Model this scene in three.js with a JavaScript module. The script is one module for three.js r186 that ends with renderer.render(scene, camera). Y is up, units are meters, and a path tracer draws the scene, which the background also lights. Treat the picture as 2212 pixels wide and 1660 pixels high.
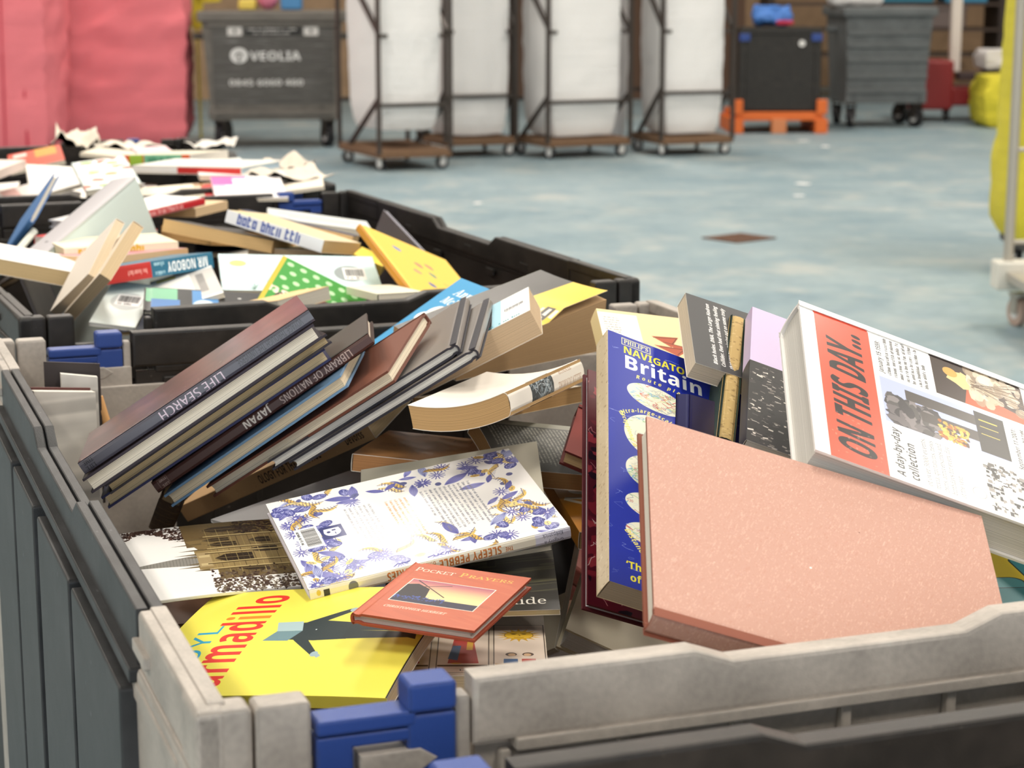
import * as THREE from 'three';
import { RoundedBoxGeometry } from 'three/addons/geometries/RoundedBoxGeometry.js';
import { mergeGeometries, toCreasedNormals } from 'three/addons/utils/BufferGeometryUtils.js';
import { RectAreaLightUniformsLib } from 'three/addons/lights/RectAreaLightUniformsLib.js';
import { ImprovedNoise } from 'three/addons/math/ImprovedNoise.js';

// ---------------------------------------------------------------- camera, light, exposure
const scene = new THREE.Scene();
scene.background = new THREE.Color(0xe8f0f8); scene.backgroundIntensity = 3.2;                     // overcast daylight, seen only through the loading door behind the camera
const camera = new THREE.PerspectiveCamera(2 * Math.atan(830 / 4323) * 180 / Math.PI, 2212 / 1660, 0.05, 80);
camera.position.set(-0.219, 1.464, 1.2152);
camera.lookAt(-0.219 + 0.3311, 1.464 - 0.19985, 1.2152 - 0.92225);
camera.focus = 1.98;
camera.userData.fStop = 10;
const renderer = new THREE.WebGLRenderer({ antialias: true });
renderer.toneMapping = THREE.LinearToneMapping;
renderer.toneMappingExposure = 1.15;
renderer.shadowMap.enabled = true;
RectAreaLightUniformsLib.init();
const LAMP_POWER = 46, LAMP_COLOR = 0xfff6ea;
const LAMPS = [];
for (const z of [3.5, -1.2, -6, -11, -16]) for (const x of [-3.4, 1.6, 6.6, 11.6]) LAMPS.push([x, z]);

// ---------------------------------------------------------------- helpers
let seedState = 12345;
function reseed(n) { seedState = n >>> 0; }
function rnd() { seedState = (seedState + 0x6D2B79F5) >>> 0; let t = seedState; t = Math.imul(t ^ (t >>> 15), t | 1); t ^= t + Math.imul(t ^ (t >>> 7), t | 61); return ((t ^ (t >>> 14)) >>> 0) / 4294967296; }
const rr = (a, b) => a + (b - a) * rnd();
const perlin = new ImprovedNoise();
const fbm = (x, y, z) => perlin.noise(x, y, z) + 0.5 * perlin.noise(2 * x, 2 * y, 2 * z + 7) + 0.25 * perlin.noise(4 * x, 4 * y, 4 * z + 13);
const taken = new Map();
function numbered(n) { const k = taken.get(n) ?? 0; taken.set(n, k + 1); return k ? n + '_' + String(k).padStart(3, '0') : n; }
function tag(o, label, category, group) { o.userData.label = label; o.userData.category = category; if (group) o.userData.group = group; return o; }
function thing(name, label, category, [x, y, z] = [0, 0, 0], turn = 0, group) {
  const o = new THREE.Group(); o.name = numbered(name); o.position.set(x, y, z); o.rotation.y = turn; scene.add(o);
  return tag(o, label, category, group);
}
function part(name, geos, m, parent) {
  const list = (Array.isArray(geos) ? geos : [geos]).map((g) => (g.index ? g.toNonIndexed() : g));
  for (const g of list) for (const k of Object.keys(g.attributes)) if (!['position', 'normal', 'uv'].includes(k)) g.deleteAttribute(k);
  const o = new THREE.Mesh(list.length > 1 ? mergeGeometries(list) : list[0], m);
  o.name = name; o.castShadow = o.receiveShadow = true; parent.add(o); return o;
}
function struct(name, geos, m) { const o = part(name, geos, m, scene); o.userData.kind = 'structure'; return o; }
const mat = (color, roughness = 0.6, extra = {}) => new THREE.MeshStandardMaterial({ color, roughness, ...extra });
// a box from corner to corner, with softened edges when r > 0
function bx(x0, y0, z0, x1, y1, z1, r = 0) {
  const w = x1 - x0, h = y1 - y0, d = z1 - z0;
  const g = r > 0 ? new RoundedBoxGeometry(w, h, d, 2, Math.min(r, Math.min(w, h, d) / 2 * 0.95)) : new THREE.BoxGeometry(w, h, d);
  g.translate((x0 + x1) / 2, (y0 + y1) / 2, (z0 + z1) / 2);
  const p = g.attributes.position, n = g.attributes.normal, uv = g.attributes.uv;        // uv in metres
  for (let i = 0; i < p.count; i++) {
    const a = Math.abs(n.getX(i)), b = Math.abs(n.getY(i)), c = Math.abs(n.getZ(i));
    if (a >= b && a >= c) uv.setXY(i, p.getZ(i), p.getY(i)); else if (b >= c) uv.setXY(i, p.getX(i), p.getZ(i)); else uv.setXY(i, p.getX(i), p.getY(i));
  }
  return g;
}
function rod(a, b, r, seg = 8) {
  const A = new THREE.Vector3(...a), B = new THREE.Vector3(...b), d = B.clone().sub(A);
  const g = new THREE.CylinderGeometry(r, r, d.length(), seg);
  g.applyQuaternion(new THREE.Quaternion().setFromUnitVectors(new THREE.Vector3(0, 1, 0), d.normalize()));
  return g.translate((A.x + B.x) / 2, (A.y + B.y) / 2, (A.z + B.z) / 2);
}
function bar(a, b, w, t = w) {          // a square bar between two points
  const A = new THREE.Vector3(...a), B = new THREE.Vector3(...b), d = B.clone().sub(A);
  const g = new THREE.BoxGeometry(w, d.length(), t);
  g.applyQuaternion(new THREE.Quaternion().setFromUnitVectors(new THREE.Vector3(0, 1, 0), d.normalize()));
  return g.translate((A.x + B.x) / 2, (A.y + B.y) / 2, (A.z + B.z) / 2);
}
function canvasTexture(wpx, hpx, draw, repeat = false) {
  const c = document.createElement('canvas'); c.width = Math.round(wpx); c.height = Math.round(hpx);
  draw(c.getContext('2d'), c.width, c.height);
  const t = new THREE.CanvasTexture(c); t.colorSpace = THREE.SRGBColorSpace;
  if (repeat) t.wrapS = t.wrapT = THREE.RepeatWrapping;
  return t;
}
function noiseTexture(size, fn, srgb = true) {   // fn(u, v) -> [r,g,b] 0..255, wraps when fn does
  const d = new Uint8Array(size * size * 4);
  for (let y = 0; y < size; y++) for (let x = 0; x < size; x++) { const c = fn(x / size, y / size), i = (y * size + x) * 4; for (let k = 0; k < 3; k++) d[i + k] = Math.max(0, Math.min(255, c[k])); d[i + 3] = 255; }
  const t = new THREE.DataTexture(d, size, size); t.magFilter = THREE.LinearFilter; t.minFilter = THREE.LinearFilter; t.wrapS = t.wrapT = THREE.RepeatWrapping;
  if (srgb) t.colorSpace = THREE.SRGBColorSpace; t.needsUpdate = true; return t;
}
const wrapN = (u, v, f, s) => { // tileable noise
  const a = perlin.noise(u * f, v * f, s), b = perlin.noise((u - 1) * f, v * f, s), c = perlin.noise(u * f, (v - 1) * f, s), d = perlin.noise((u - 1) * f, (v - 1) * f, s);
  return a * (1 - u) * (1 - v) + b * u * (1 - v) + c * (1 - u) * v + d * u * v;
};
const scaled = (t, s) => { const c = t.clone(); c.repeat.set(s, s); c.needsUpdate = true; return c; };

// ---------------------------------------------------------------- shared surfaces
const dirt = noiseTexture(512, (u, v) => {
  let k = 235 + 30 * wrapN(u, v, 5, 1) + 22 * wrapN(u, v, 13, 2) + 18 * wrapN(u, v, 60, 3);
  const s = wrapN(u, v, 9, 4); if (s > 0.42) k -= (s - 0.42) * 420;
  return [k, k * 0.985, k * 0.965];
});
const scuff = noiseTexture(512, (u, v) => {
  let k = 120 + 50 * wrapN(u, v, 6, 5) + 30 * wrapN(u, v, 24, 6);
  const s = wrapN(u, v * 0.999, 30, 8) + 0.6 * wrapN(u, v, 90, 9); if (s > 0.55) k += (s - 0.55) * 500;
  return [k, k * 0.96, k * 0.92];
});
const grain = noiseTexture(256, (u, v) => { const k = 128 + 90 * wrapN(u, v, 80, 11) + 60 * wrapN(u, v, 30, 12); return [k, k, k]; }, false);
const M = {
  grey: mat(0xbcb6b0, 0.5, { map: scaled(dirt, 3), bumpMap: scaled(grain, 12), bumpScale: 0.0003 }),
  black: mat(0x57524f, 0.42, { map: scaled(scuff, 3), bumpMap: scaled(grain, 14), bumpScale: 0.0003 }),
  slateBlack: mat(0x6b7078, 0.45, { map: scaled(scuff, 2), bumpMap: scaled(grain, 14), bumpScale: 0.0003 }),
  blue: mat(0x2c4890, 0.38, { bumpMap: scaled(grain, 20), bumpScale: 0.0003 }),
  steel: mat(0x4a433f, 0.5, { metalness: 0.6 }),
  rust: mat(0x6a4a38, 0.75, { map: scaled(dirt, 4) }),
  wood: mat(0x7c5f47, 0.8, { map: scaled(dirt, 5) }),
  rubber: mat(0x1c1c20, 0.7),
  white: mat(0xf2f0ee, 0.8),
};

// ---------------------------------------------------------------- the hall
const floorTex = noiseTexture(1024, (u, v) => {
  const a = wrapN(u, v, 4, 21), b = wrapN(u, v * 1, 16, 22), c = wrapN(u, v, 60, 23), w = wrapN(u, v, 8, 25) + 0.5 * wrapN(u, v, 30, 26);
  let R = 136 + 34 * a + 22 * b + 12 * c, G = 156 + 26 * a + 18 * b + 12 * c, B = 164 + 20 * a + 12 * b + 12 * c;
  const wear = Math.max(0, Math.min(1, (w - 0.05) * 2.2)); R += (186 - R) * wear * 0.6; G += (186 - G) * wear * 0.6; B += (180 - B) * wear * 0.6;
  const spot = wrapN(u, v, 40, 27); if (spot > 0.5) { const k = (spot - 0.5) * 3; R -= 60 * k; G -= 66 * k; B -= 70 * k; }
  return [R, G, B];
});
const HX0 = -9, HX1 = 17, HZ0 = -23, HZ1 = 8, HY = 6.6;
struct('floor', bx(HX0 - 0.3, -0.3, HZ0 - 0.3, HX1 + 0.3, 0, HZ1 + 0.3), mat(0xffffff, 0.55, { map: scaled(floorTex, 0.28), roughnessMap: null }));
struct('ceiling', bx(HX0 - 0.3, HY, HZ0 - 0.3, HX1 + 0.3, HY + 0.3, HZ1 + 0.3), mat(0xb9b4ac, 0.9));
const plaster = mat(0xb89c80, 0.9, { map: scaled(dirt, 0.6) });
struct('wall_back', bx(HX0 - 0.3, 0, HZ0 - 0.3, HX1 + 0.3, HY, HZ0), plaster);
struct('wall_front', [bx(HX0 - 0.3, 0, HZ1, -6.5, HY, HZ1 + 0.3), bx(2.5, 0, HZ1, HX1 + 0.3, HY, HZ1 + 0.3), bx(-6.5, 4.8, HZ1, 2.5, HY, HZ1 + 0.3)], mat(0xd9d3ca, 0.9));      // with the open loading door
struct('ground', bx(-30, -0.3, HZ1 + 0.3, 30, -0.01, HZ1 + 30), mat(0x9a958e, 0.9));
struct('wall_left', bx(HX0 - 0.3, 0, HZ0, HX0, HY, HZ1), mat(0xd9d3ca, 0.9));
struct('wall_right', bx(HX1, 0, HZ0, HX1 + 0.3, HY, HZ1), plaster);
const glow = mat(0xffffff, 0.5, { emissive: LAMP_COLOR, emissiveIntensity: 4 });
for (const [x, z] of LAMPS) {
  const t = thing('ceiling_lamp', 'long white strip lamp fixed under the hall ceiling above the frame', 'lamp', [x, HY - 0.5, z], 0, 'strip lamps under the hall ceiling');
  part('housing', [bx(-0.24, 0.02, -0.95, 0.24, 0.12, 0.95, 0.02), bx(-0.02, 0.1, -0.7, 0.02, 0.5, -0.66), bx(-0.02, 0.1, 0.66, 0.02, 0.5, 0.7)], M.white, t);
  part('diffuser', bx(-0.22, 0, -0.93, 0.22, 0.02, 0.93), glow, t);
  const l = new THREE.RectAreaLight(LAMP_COLOR, LAMP_POWER, 0.44, 1.86);
  l.position.set(x, HY - 0.51, z); l.rotation.x = -Math.PI / 2; l.castShadow = true; scene.add(l);
}

// ---------------------------------------------------------------- collapsible pallet boxes
const W = 0.96, L = 1.44;
function dipShape(len, d0, d1, dip, y0, y1) {   // a board with a shallow dip in its upper edge
  const s = new THREE.Shape(); s.moveTo(0, y0); s.lineTo(len, y0); s.lineTo(len, y1);
  s.lineTo(d1 + 0.03, y1); s.lineTo(d1, y1 - dip); s.lineTo(d0, y1 - dip); s.lineTo(d0 - 0.03, y1); s.lineTo(0, y1); s.closePath(); return s;
}
function extr(shape, depth, bevel = 0.003) {
  const g = new THREE.ExtrudeGeometry(shape, { depth: depth - 2 * bevel, bevelEnabled: true, bevelThickness: bevel, bevelSize: bevel, bevelOffset: -bevel, bevelSegments: 2 });
  return g.translate(0, 0, bevel);
}
// short wall along x, outer face at z = 0 (towards +z), inner face at z = -0.05
function shortWall(root, doorMat, bodyMat, turned, bare = false) {
  const g = new THREE.Group(); g.name = turned ? 'rear_wall' : 'front_wall'; root.add(g); g.scale.z = 0.52;
  if (turned) { g.position.set(W, 0, -L); g.rotation.y = Math.PI; }
  const u0 = 0.038, u1 = 0.0795, u2 = 0.177, u3 = 0.19, T = 0.05;
  part('lower_wall', [bx(0.03, 0.12, -T + 0.004, W - 0.03, 0.885, -0.012), ...[0.25, 0.42, 0.54, 0.71].map((x) => bx(x - 0.012, 0.14, -0.014, x + 0.012, 0.885, 0, 0.004))], doorMat, g);
  for (const side of [0, 1]) {
    const X = (a, b) => (side ? [W - b, W - a] : [a, b]);
    const B = (a, y0, z0, b, y1, z1, r) => { const [p, q] = X(a, b); return bx(p, y0, z0, q, y1, z1, r); };
    part('end_block', [B(0.003, 0.5, -T + 0.004, u0, 0.999, -0.001, 0.005), B(u0 + 0.0025, 0.5, -T + 0.004, u1 - 0.002, 0.998, -0.002, 0.004)], bodyMat, g);
    part('latch_pocket', [B(u1, 0.5, -T + 0.006, u3 - 0.002, 0.955, -0.02, 0.002), B(u2 + 0.001, 0.5, -0.036, u3 - 0.0015, 0.988, -0.006, 0.003), B(0.0, 0.5, -T - 0.004, u3 + 0.05, 0.93, -T + 0.01, 0.002)], bodyMat, g);
    if (bare && !side) { part('latch_gap', B(u1 + 0.002, 0.9, -0.04, u2, 0.945, -0.01, 0.003), bodyMat, g); continue; }
    // the latch: a bar with a raised thumb block and an opening under it
    const l = part('latch', [
      B(u1 + 0.001, 0.972, -0.044, u2 - 0.028, 0.983, 0.003, 0.003),
      B(u1 + 0.001, 0.962, -0.04, u2 - 0.025, 0.9705, 0.001, 0.002),
      B(u1 + 0.001, 0.915, -0.04, u1 + 0.026, 0.966, 0.001, 0.003),
      B(u2 - 0.034, 0.981, -0.046, u2, 1.002, 0.006, 0.004),
      B(u2 - 0.034, 0.93, -0.042, u2, 0.979, 0.002, 0.003),
      B(u1 + 0.002, 0.91, -0.04, u2 - 0.02, 0.926, 0.003, 0.003),
    ], M.blue, g);
    const sh = new THREE.Shape(); sh.moveTo(0, 0); sh.lineTo(0.042, 0); sh.lineTo(0.054, 0.008); sh.lineTo(0.042, 0.016); sh.lineTo(0, 0.016); sh.closePath();
    const tg = extr(sh, 0.05, 0.0015); if (side) tg.rotateY(Math.PI).translate(W - u1 - 0.03, 0.94, 0.004); else tg.translate(u1 + 0.03, 0.94, -0.046);
    part('tongue', tg, bodyMat, l);
  }
  const s = dipShape(W - 2 * u3, 0.195, 0.385, 0.011, 0.952, 1.0), top = extr(s, 0.042, 0.004); top.translate(u3, 0, -0.044);
  const d = part('door', [top, bx(u3 + 0.03, 0.944, -0.042, W - u3 - 0.03, 0.953, 0.004, 0.002)], doorMat, g);
  part('door_recess', [bx(u3 + 0.004, 0.6, -0.04, W - u3 - 0.004, 0.947, -0.022), ...Array.from({ length: 7 }, (_, i) => bx(u3 + 0.02 + i * 0.088, 0.62, -0.022, u3 + 0.028 + i * 0.088, 0.944, -0.006, 0.002))], doorMat, d);
  part('inner_rib', [bx(u3 + 0.04, 0.93, -0.05, u3 + 0.2, 0.938, -0.04, 0.002), bx(u3 + 0.08, 0.9, -0.05, W - u3 - 0.08, 0.907, -0.04, 0.002), bx(W - u3 - 0.2, 0.93, -0.05, W - u3 - 0.04, 0.938, -0.04, 0.002), ...[0.3, 0.36, 0.6, 0.66].map((x) => bx(x, 0.6, -0.05, x + 0.007, 0.93, -0.04, 0.002))], doorMat, d);
}
// long wall along -z, outer face at x = 0 (towards -x), inner face at x = 0.045
function longWall(root, panelMat, bodyMat, turned) {
  const g = new THREE.Group(); g.name = 'side_wall'; root.add(g); g.scale.x = 0.5;
  if (turned) { g.position.set(W, 0, -L); g.rotation.y = Math.PI; }
  const c = 0.227;
  for (const e of [0, 1]) {
    const Z = (a, b) => (e ? [-L + a, -L + b] : [-b, -a]);
    const B = (x0, y0, a, x1, y1, b, r) => { const [p, q] = Z(a, b); return bx(x0, y0, p, x1, y1, q, r); };
    part('corner_post', [B(0.002, 0.953, 0, 0.042, 1.0, c, 0.006), B(0.02, 0.985, 0.01, 0.046, 1.0015, c, 0.003), B(-0.004, 0.02, 0.0, 0.036, 0.955, c + 0.012, 0.006), B(-0.008, 0.93, 0.055, 0.01, 0.945, c + 0.01, 0.003), B(-0.007, 0.968, c - 0.05, 0.01, 0.978, c + 0.003, 0.002),
      B(0.0, 0.5, 0.0, 0.0375, 0.999, 0.05, 0.006), B(-0.003, 0.3, 0.004, 0.004, 0.955, 0.012, 0.002)], bodyMat, g);
  }
  const len = L - 2 * c;
  const mk = (x0, x1, y1) => { const e = extr(dipShape(len - 0.002, 0.36, 0.626, 0.016, 0.953, y1), x1 - x0, 0.003); e.rotateY(Math.PI / 2); return e.translate(x0, 0, -c - 0.001); };
  part('rim', [mk(0.0, 0.02, 1.0), mk(0.0195, 0.024, 0.994), mk(0.0235, 0.044, 1.0)], panelMat, g);
  const ribs = [];
  for (const [a, b] of [[0.0, 0.27], [0.29, 0.52], [0.56, 0.74], [0.76, 0.986]]) ribs.push(bx(-0.03, 0.1, -c - b, 0.0, 0.94, -c - a, 0.004));
  part('panel', [bx(-0.004, 0.06, -L + c, 0.03, 0.945, -c), bx(-0.016, 0.944, -L + c - 0.006, 0.036, 0.956, -c + 0.006, 0.003), ...ribs, bx(-0.018, 0.5, -L + c, 0.0, 0.52, -c, 0.003)], panelMat, g);
  [0.42, 0.585, 0.75, 0.86, 1.02].forEach((z, i) => part('clip', bx(0.036, 0.958 - (i % 2) * 0.03, -z - 0.018, 0.0452, 0.97 - (i % 2) * 0.03, -z + 0.018, 0.002), panelMat, g));
}
function palletBox(label, [x, z], turn, body, frontDoor, rearDoor, side, bare) {
  const t = thing('pallet_box', label, 'pallet box', [x, 0, z], turn, 'collapsible plastic pallet boxes in a row');
  part('base', [bx(0.01, 0.1, -L + 0.01, W - 0.01, 0.62, -0.01, 0.01)], body, t);
  for (const fx of [0.02, W / 2 - 0.06, W - 0.14]) part('runner', bx(fx, 0, -L + 0.02, fx + 0.12, 0.11, -0.02, 0.01), body, t);
  shortWall(t, frontDoor, body, false, bare); shortWall(t, rearDoor, body, true);
  longWall(t, side, body, false); longWall(t, side, body, true);
  return t;
}
palletBox('grey pallet box with black left side and blue latches, full of sharp, nearest books', [0, 0], 0, M.grey, M.grey, M.black, M.slateBlack);
palletBox('black pallet box of paperbacks directly behind the grey-cornered one', [0.061, -1.59], 0.0497, M.black, M.black, M.black, M.black, true);
palletBox('black pallet box heaped with glossy magazines, furthest of the boxes, below the pink bags', [-0.012, -3.17], 0.0497, M.black, M.black, M.black, M.black);
palletBox('grey-cornered box at the bottom edge showing only its black door and blue latch', [-0.027, 1.575], 0, M.grey, M.grey, M.black, M.slateBlack);

// ---------------------------------------------------------------- books
// pose and size of each book: x, y, z, quaternion x, y, z, w, width, height, thickness (metres)
const POSE = {
  life_search: [0.1917, 1.0204, -0.9729, 0.3448, 0.5411, -0.3383, 0.6883, 0.2466, 0.2919, 0.0149],
  voyage_two: [0.194, 1.0042, -0.9525, 0.5386, -0.3412, 0.6919, 0.3387, 0.225, 0.2926, 0.01815],
  voyage_three: [0.2119, 0.9876, -0.9848, -0.5497, 0.3265, -0.681, -0.3571, 0.225, 0.287, 0.01208],
  navy_cream: [0.2192, 0.9676, -1.0093, -0.5389, 0.3438, -0.6903, -0.339, 0.2, 0.2925, 0.01538],
  japan: [0.2809, 0.9827, -1.0186, 0.3571, 0.5247, -0.3051, 0.7099, 0.2131, 0.292, 0.01454],
  blue_cream: [0.2716, 0.9652, -0.9776, -0.504, 0.3937, -0.7299, -0.2415, 0.1681, 0.2436, 0.01607],
  brown: [0.335, 0.9827, -0.977, -0.4778, 0.4418, -0.7407, -0.1669, 0.192, 0.2635, 0.01561],
  grey_upper: [0.4065, 1.0016, -1.0021, -0.07317, 0.6377, -0.6963, 0.321, 0.2506, 0.2887, 0.01235],
  grey_lower: [0.428, 1.0022, -0.9838, -0.06153, 0.6379, -0.6935, 0.3291, 0.2458, 0.2859, 0.0125],
  new_age: [0.3543, 0.8853, -1.1670, -0.7452, 0.1217, 0.4078, 0.5135, 0.1432, 0.3138, 0.0224],
  leather: [0.1934, 0.8614, -1.1260, 0.4066, 0.4492, 0.247, 0.7562, 0.09441, 0.1052, 0.02864],
  cathedral: [0.1416, 0.8656, -0.7788, -0.479, 0.4348, 0.5363, 0.5422, 0.1659, 0.2008, 0.003],
  armadillo: [0.1997, 0.8391, -0.5544, -0.6437, 0.2036, 0.3928, 0.6244, 0.1973, 0.2723, 0.008005],
  pocket: [0.3221, 0.8955, -0.4827, 0.6327, 0.2568, 0.2497, -0.6866, 0.123, 0.1364, 0.0115],
  pebble: [0.3633, 0.9104, -0.7031, 0.5139, 0.5811, -0.4003, 0.4879, 0.1932, 0.2725, 0.01368],
  white_sheet: [0.372, 0.8811, -0.8942, 0.5825, 0.3722, 0.3502, -0.632, 0.2155, 0.2938, 0.004104],
  beige_booklet: [0.4153, 0.9103, -0.7405, -0.5959, -0.1812, -0.03397, 0.7816, 0.1979, 0.2131, 0.005001],
  guide: [0.4146, 0.8714, -0.6789, 0.6409, 0.1237, 0.09151, -0.752, 0.1726, 0.2497, 0.006143],
  tarot: [0.3632, 0.8215, -0.5504, 0.7132, 0.1142, 0.1214, -0.6809, 0.1627, 0.2411, 0.02034],
  cream_hard: [0.6391, 0.7844, -0.7427, 0.2814, 0.8326, -0.4725, 0.06603, 0.1469, 0.2208, 0.03175],
  cream_thin: [0.5386, 0.7851, -0.8073, -0.4565, -0.5044, 0.01753, 0.7327, 0.1021, 0.1972, 0.008182],
  marbled: [0.6135, 0.9199, -0.6184, 0.1737, 0.9109, -0.3704, -0.05466, 0.2018, 0.2873, 0.01291],
  atlas: [0.5958, 0.9703, -0.5266, 0.4289, -0.03228, 0.19, -0.8826, 0.2008, 0.3295, 0.02625],
  bird_book: [0.7075, 1.0053, -0.8466, -0.4653, 0.004245, -0.08686, 0.8809, 0.1394, 0.2072, 0.02231],
  black_holes: [0.7291, 1.0692, -0.6277, 0.4807, -0.733, 0.3193, 0.36, 0.117, 0.1954, 0.02052],
  navy_small: [0.5693, 1.0268, -0.4677, -0.08705, 0.4259, -0.1074, 0.8942, 0.1013, 0.09099, 0.01363],
  old_tan: [0.6561, 1.0197, -0.6152, -0.1573, 0.5785, -0.4828, 0.6383, 0.1194, 0.1908, 0.01919],
  lilac: [0.7245, 1.0472, -0.5216, 0.5023, 0.03721, 0.233, -0.8319, 0.1483, 0.2367, 0.01929],
  this_day: [0.7594, 1.0443, -0.3636, -0.4526, 0.7479, -0.3385, -0.3481, 0.2241, 0.2742, 0.042],
  salmon: [0.5606, 0.9822, -0.1924, 0.3578, -0.3435, -0.4652, -0.7332, 0.2442, 0.3187, 0.02265],
  red_old: [0.6457, 0.9341, -0.7726, 0.3302, 0.4038, 0.7626, -0.3825, 0.1022, 0.1697, 0.01914],
  orange_a: [0.6289, 0.8761, -0.7992, 0.6722, 0.0482, 0.06616, -0.7358, 0.1308, 0.201, 0.02012],
  dark_text: [0.5838, 0.9273, -0.8508, 0.4531, 0.3794, 0.6159, -0.521, 0.1142, 0.1954, 0.02123],
  dunmore: [0.4882, 1.0201, -0.7957, -0.1967, -0.6224, 0.6759, -0.3422, 0.1205, 0.1914, 0.02618],
  under_dunmore: [0.5501, 0.9722, -0.9708, 0.7031, 0.2748, 0.2524, -0.6053, 0.1286, 0.2008, 0.01994],
  yellow_black: [0.6299, 1.0235, -1.1955, 0.5211, 0.3789, 0.4524, -0.6166, 0.141, 0.2366, 0.07145],
  barcode: [0.5209, 1.0277, -1.0256, 0.2778, 0.6886, 0.4383, -0.5065, 0.1274, 0.2002, 0.03246],
  anna: [0.5972, 0.9961, -1.3382, -0.3738, -0.5274, -0.3421, 0.682, 0.127, 0.1622, 0.02578],
  yellow_teal: [0.8344, 0.8932, -0.2947, 0.6769, 0.06618, 0.07666, -0.7291, 0.1651, 0.263, 0.012],
  black_under: [0.7966, 0.8984, -0.5423, -0.5966, 0.3246, 0.4221, 0.6004, 0.1432, 0.2113, 0.0181],
  tan_under: [0.4477, 0.9184, -0.9472, 0.7102, 0.1407, 0.2028, -0.6594, 0.1263, 0.1985, 0.02],
  mr_nobody: [0.2988, 0.9999, -2.0026, 0.3566, 0.5622, -0.5917, 0.4546, 0.1295, 0.1959, 0.02591],
  pink_cover: [0.2818, 1.0052, -2.1181, -0.3224, 0.65, 0.6153, 0.3081, 0.1296, 0.1979, 0.01965],
  yellow_letters: [0.2801, 1.0162, -2.1793, -0.468, 0.5289, 0.5304, 0.469, 0.1272, 0.1939, 0.01923],
  white_left: [0.1428, 1.0068, -2.0515, -0.4304, -0.5271, -0.6357, 0.3645, 0.1283, 0.1671, 0.02525],
  fan_one: [0.1953, 1.0254, -1.8667, 0.1695, -0.707, -0.4982, 0.4725, 0.1063, 0.1754, 0.01502],
  fan_two: [0.2121, 1.0262, -1.8144, -0.152, 0.7356, 0.4928, -0.4392, 0.1063, 0.176, 0.01865],
  mint_barcode: [0.2509, 0.963, -1.8785, -0.631, -0.079, -0.1499, 0.7571, 0.0703, 0.2063, 0.005998],
  white_photo: [0.3497, 0.9817, -1.8816, -0.6804, -0.1333, 0.05265, 0.7187, 0.1018, 0.2106, 0.008003],
  blue_green: [0.3537, 0.9764, -1.7605, -0.672, -0.0374, -0.09038, 0.7341, 0.18, 0.1455, 0.01],
  aqua_picture: [0.5503, 0.9839, -1.9588, 0.6362, 0.04896, 0.06877, -0.7669, 0.2584, 0.1831, 0.008002],
  white_behind: [0.5671, 0.9683, -2.2968, -0.7063, -0.0906, 0.01532, 0.702, 0.1313, 0.2013, 0.01011],
  green_polka: [0.5271, 0.9584, -1.7993, 0.523, 0.002237, 0.2847, -0.8034, 0.1511, 0.2015, 0.007994],
  tan_corner: [0.4561, 0.9711, -1.7589, 0.6921, 0.2902, 0.1832, -0.635, 0.1184, 0.1799, 0.02135],
  cream_right: [0.6323, 0.9819, -1.7428, 0.7358, 0.004021, 0.002224, -0.6772, 0.07325, 0.187, 0.01197],
  yellow_board: [0.7464, 0.9807, -1.8902, -0.537, 0.2525, -0.07491, 0.8015, 0.1962, 0.2026, 0.0132],
  grey_slate: [0.7528, 0.9342, -2.1534, -0.5201, -0.4428, 0.367, 0.6314, 0.1948, 0.2549, 0.007707],
  yellow_small: [0.7099, 0.9799, -2.1012, 0.6706, -0.01341, 0.2713, -0.6903, 0.05409, 0.1442, 0.01965],
  green_edge: [0.6272, 0.9878, -2.2279, -0.2006, 0.7031, 0.646, 0.2192, 0.138, 0.1965, 0.01182],
  pale_text: [0.7361, 0.9946, -2.5591, 0.7058, 0.02144, 0.1317, -0.6958, 0.1994, 0.2202, 0.01216],
  tan_long_one: [0.6545, 1.0059, -2.3854, 0.4783, 0.5349, 0.6194, -0.3184, 0.131, 0.2143, 0.02252],
  blue_spine: [0.5933, 1.0263, -2.1745, 0.6027, -0.3408, -0.1827, -0.698, 0.1274, 0.2009, 0.02222],
  tan_long_two: [0.4979, 1.0128, -2.2562, -0.4182, -0.5905, -0.6372, 0.2652, 0.1276, 0.2034, 0.02196],
  tan_block: [0.519, 0.9882, -2.4712, 0.1385, 0.717, 0.679, -0.07601, 0.1326, 0.1935, 0.02496],
  red_white: [0.378, 1.0217, -2.6179, 0.3958, -0.58, -0.6289, -0.3339, 0.147, 0.2596, 0.01512],
  grey_long: [0.269, 0.9627, -2.2903, 0.7564, -0.5057, -0.2829, 0.3034, 0.201, 0.3424, 0.05513],
  blue_left: [0.1954, 1.0045, -2.6775, 0.7242, 0.148, -0.4834, -0.469, 0.1208, 0.2023, 0.01203],
  dark_left: [0.1318, 0.9394, -2.5307, -0.4283, 0.6268, 0.6368, -0.1352, 0.1172, 0.1979, 0.01377],
  cream_edge: [0.2224, 0.9367, -2.6842, 0.6137, 0.3893, 0.009602, -0.6868, 0.1291, 0.1878, 0.01347],
  red_paper: [0.2982, 0.9924, -2.4815, 0.6314, 0.3165, 0.3166, -0.6332, 0.1223, 0.1925, 0.02037],
  tan_mid: [0.5094, 1.0073, -2.7794, -0.1802, 0.6951, 0.6706, 0.1861, 0.1303, 0.1992, 0.01843],
  navy_flat: [0.6127, 0.9619, -2.4670, -0.4399, -0.5548, -0.5423, 0.4523, 0.143, 0.2665, 0.01468],
  egg_cover: [0.4313, 1.0324, -3.2513, 0.6554, 0.04771, -0.02818, -0.7532, 0.1193, 0.2622, 0.01199],
  white_flat: [0.3747, 0.9698, -3.6868, 0.6191, -0.008282, 0.0477, -0.7838, 0.1292, 0.273, 0.0101],
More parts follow.
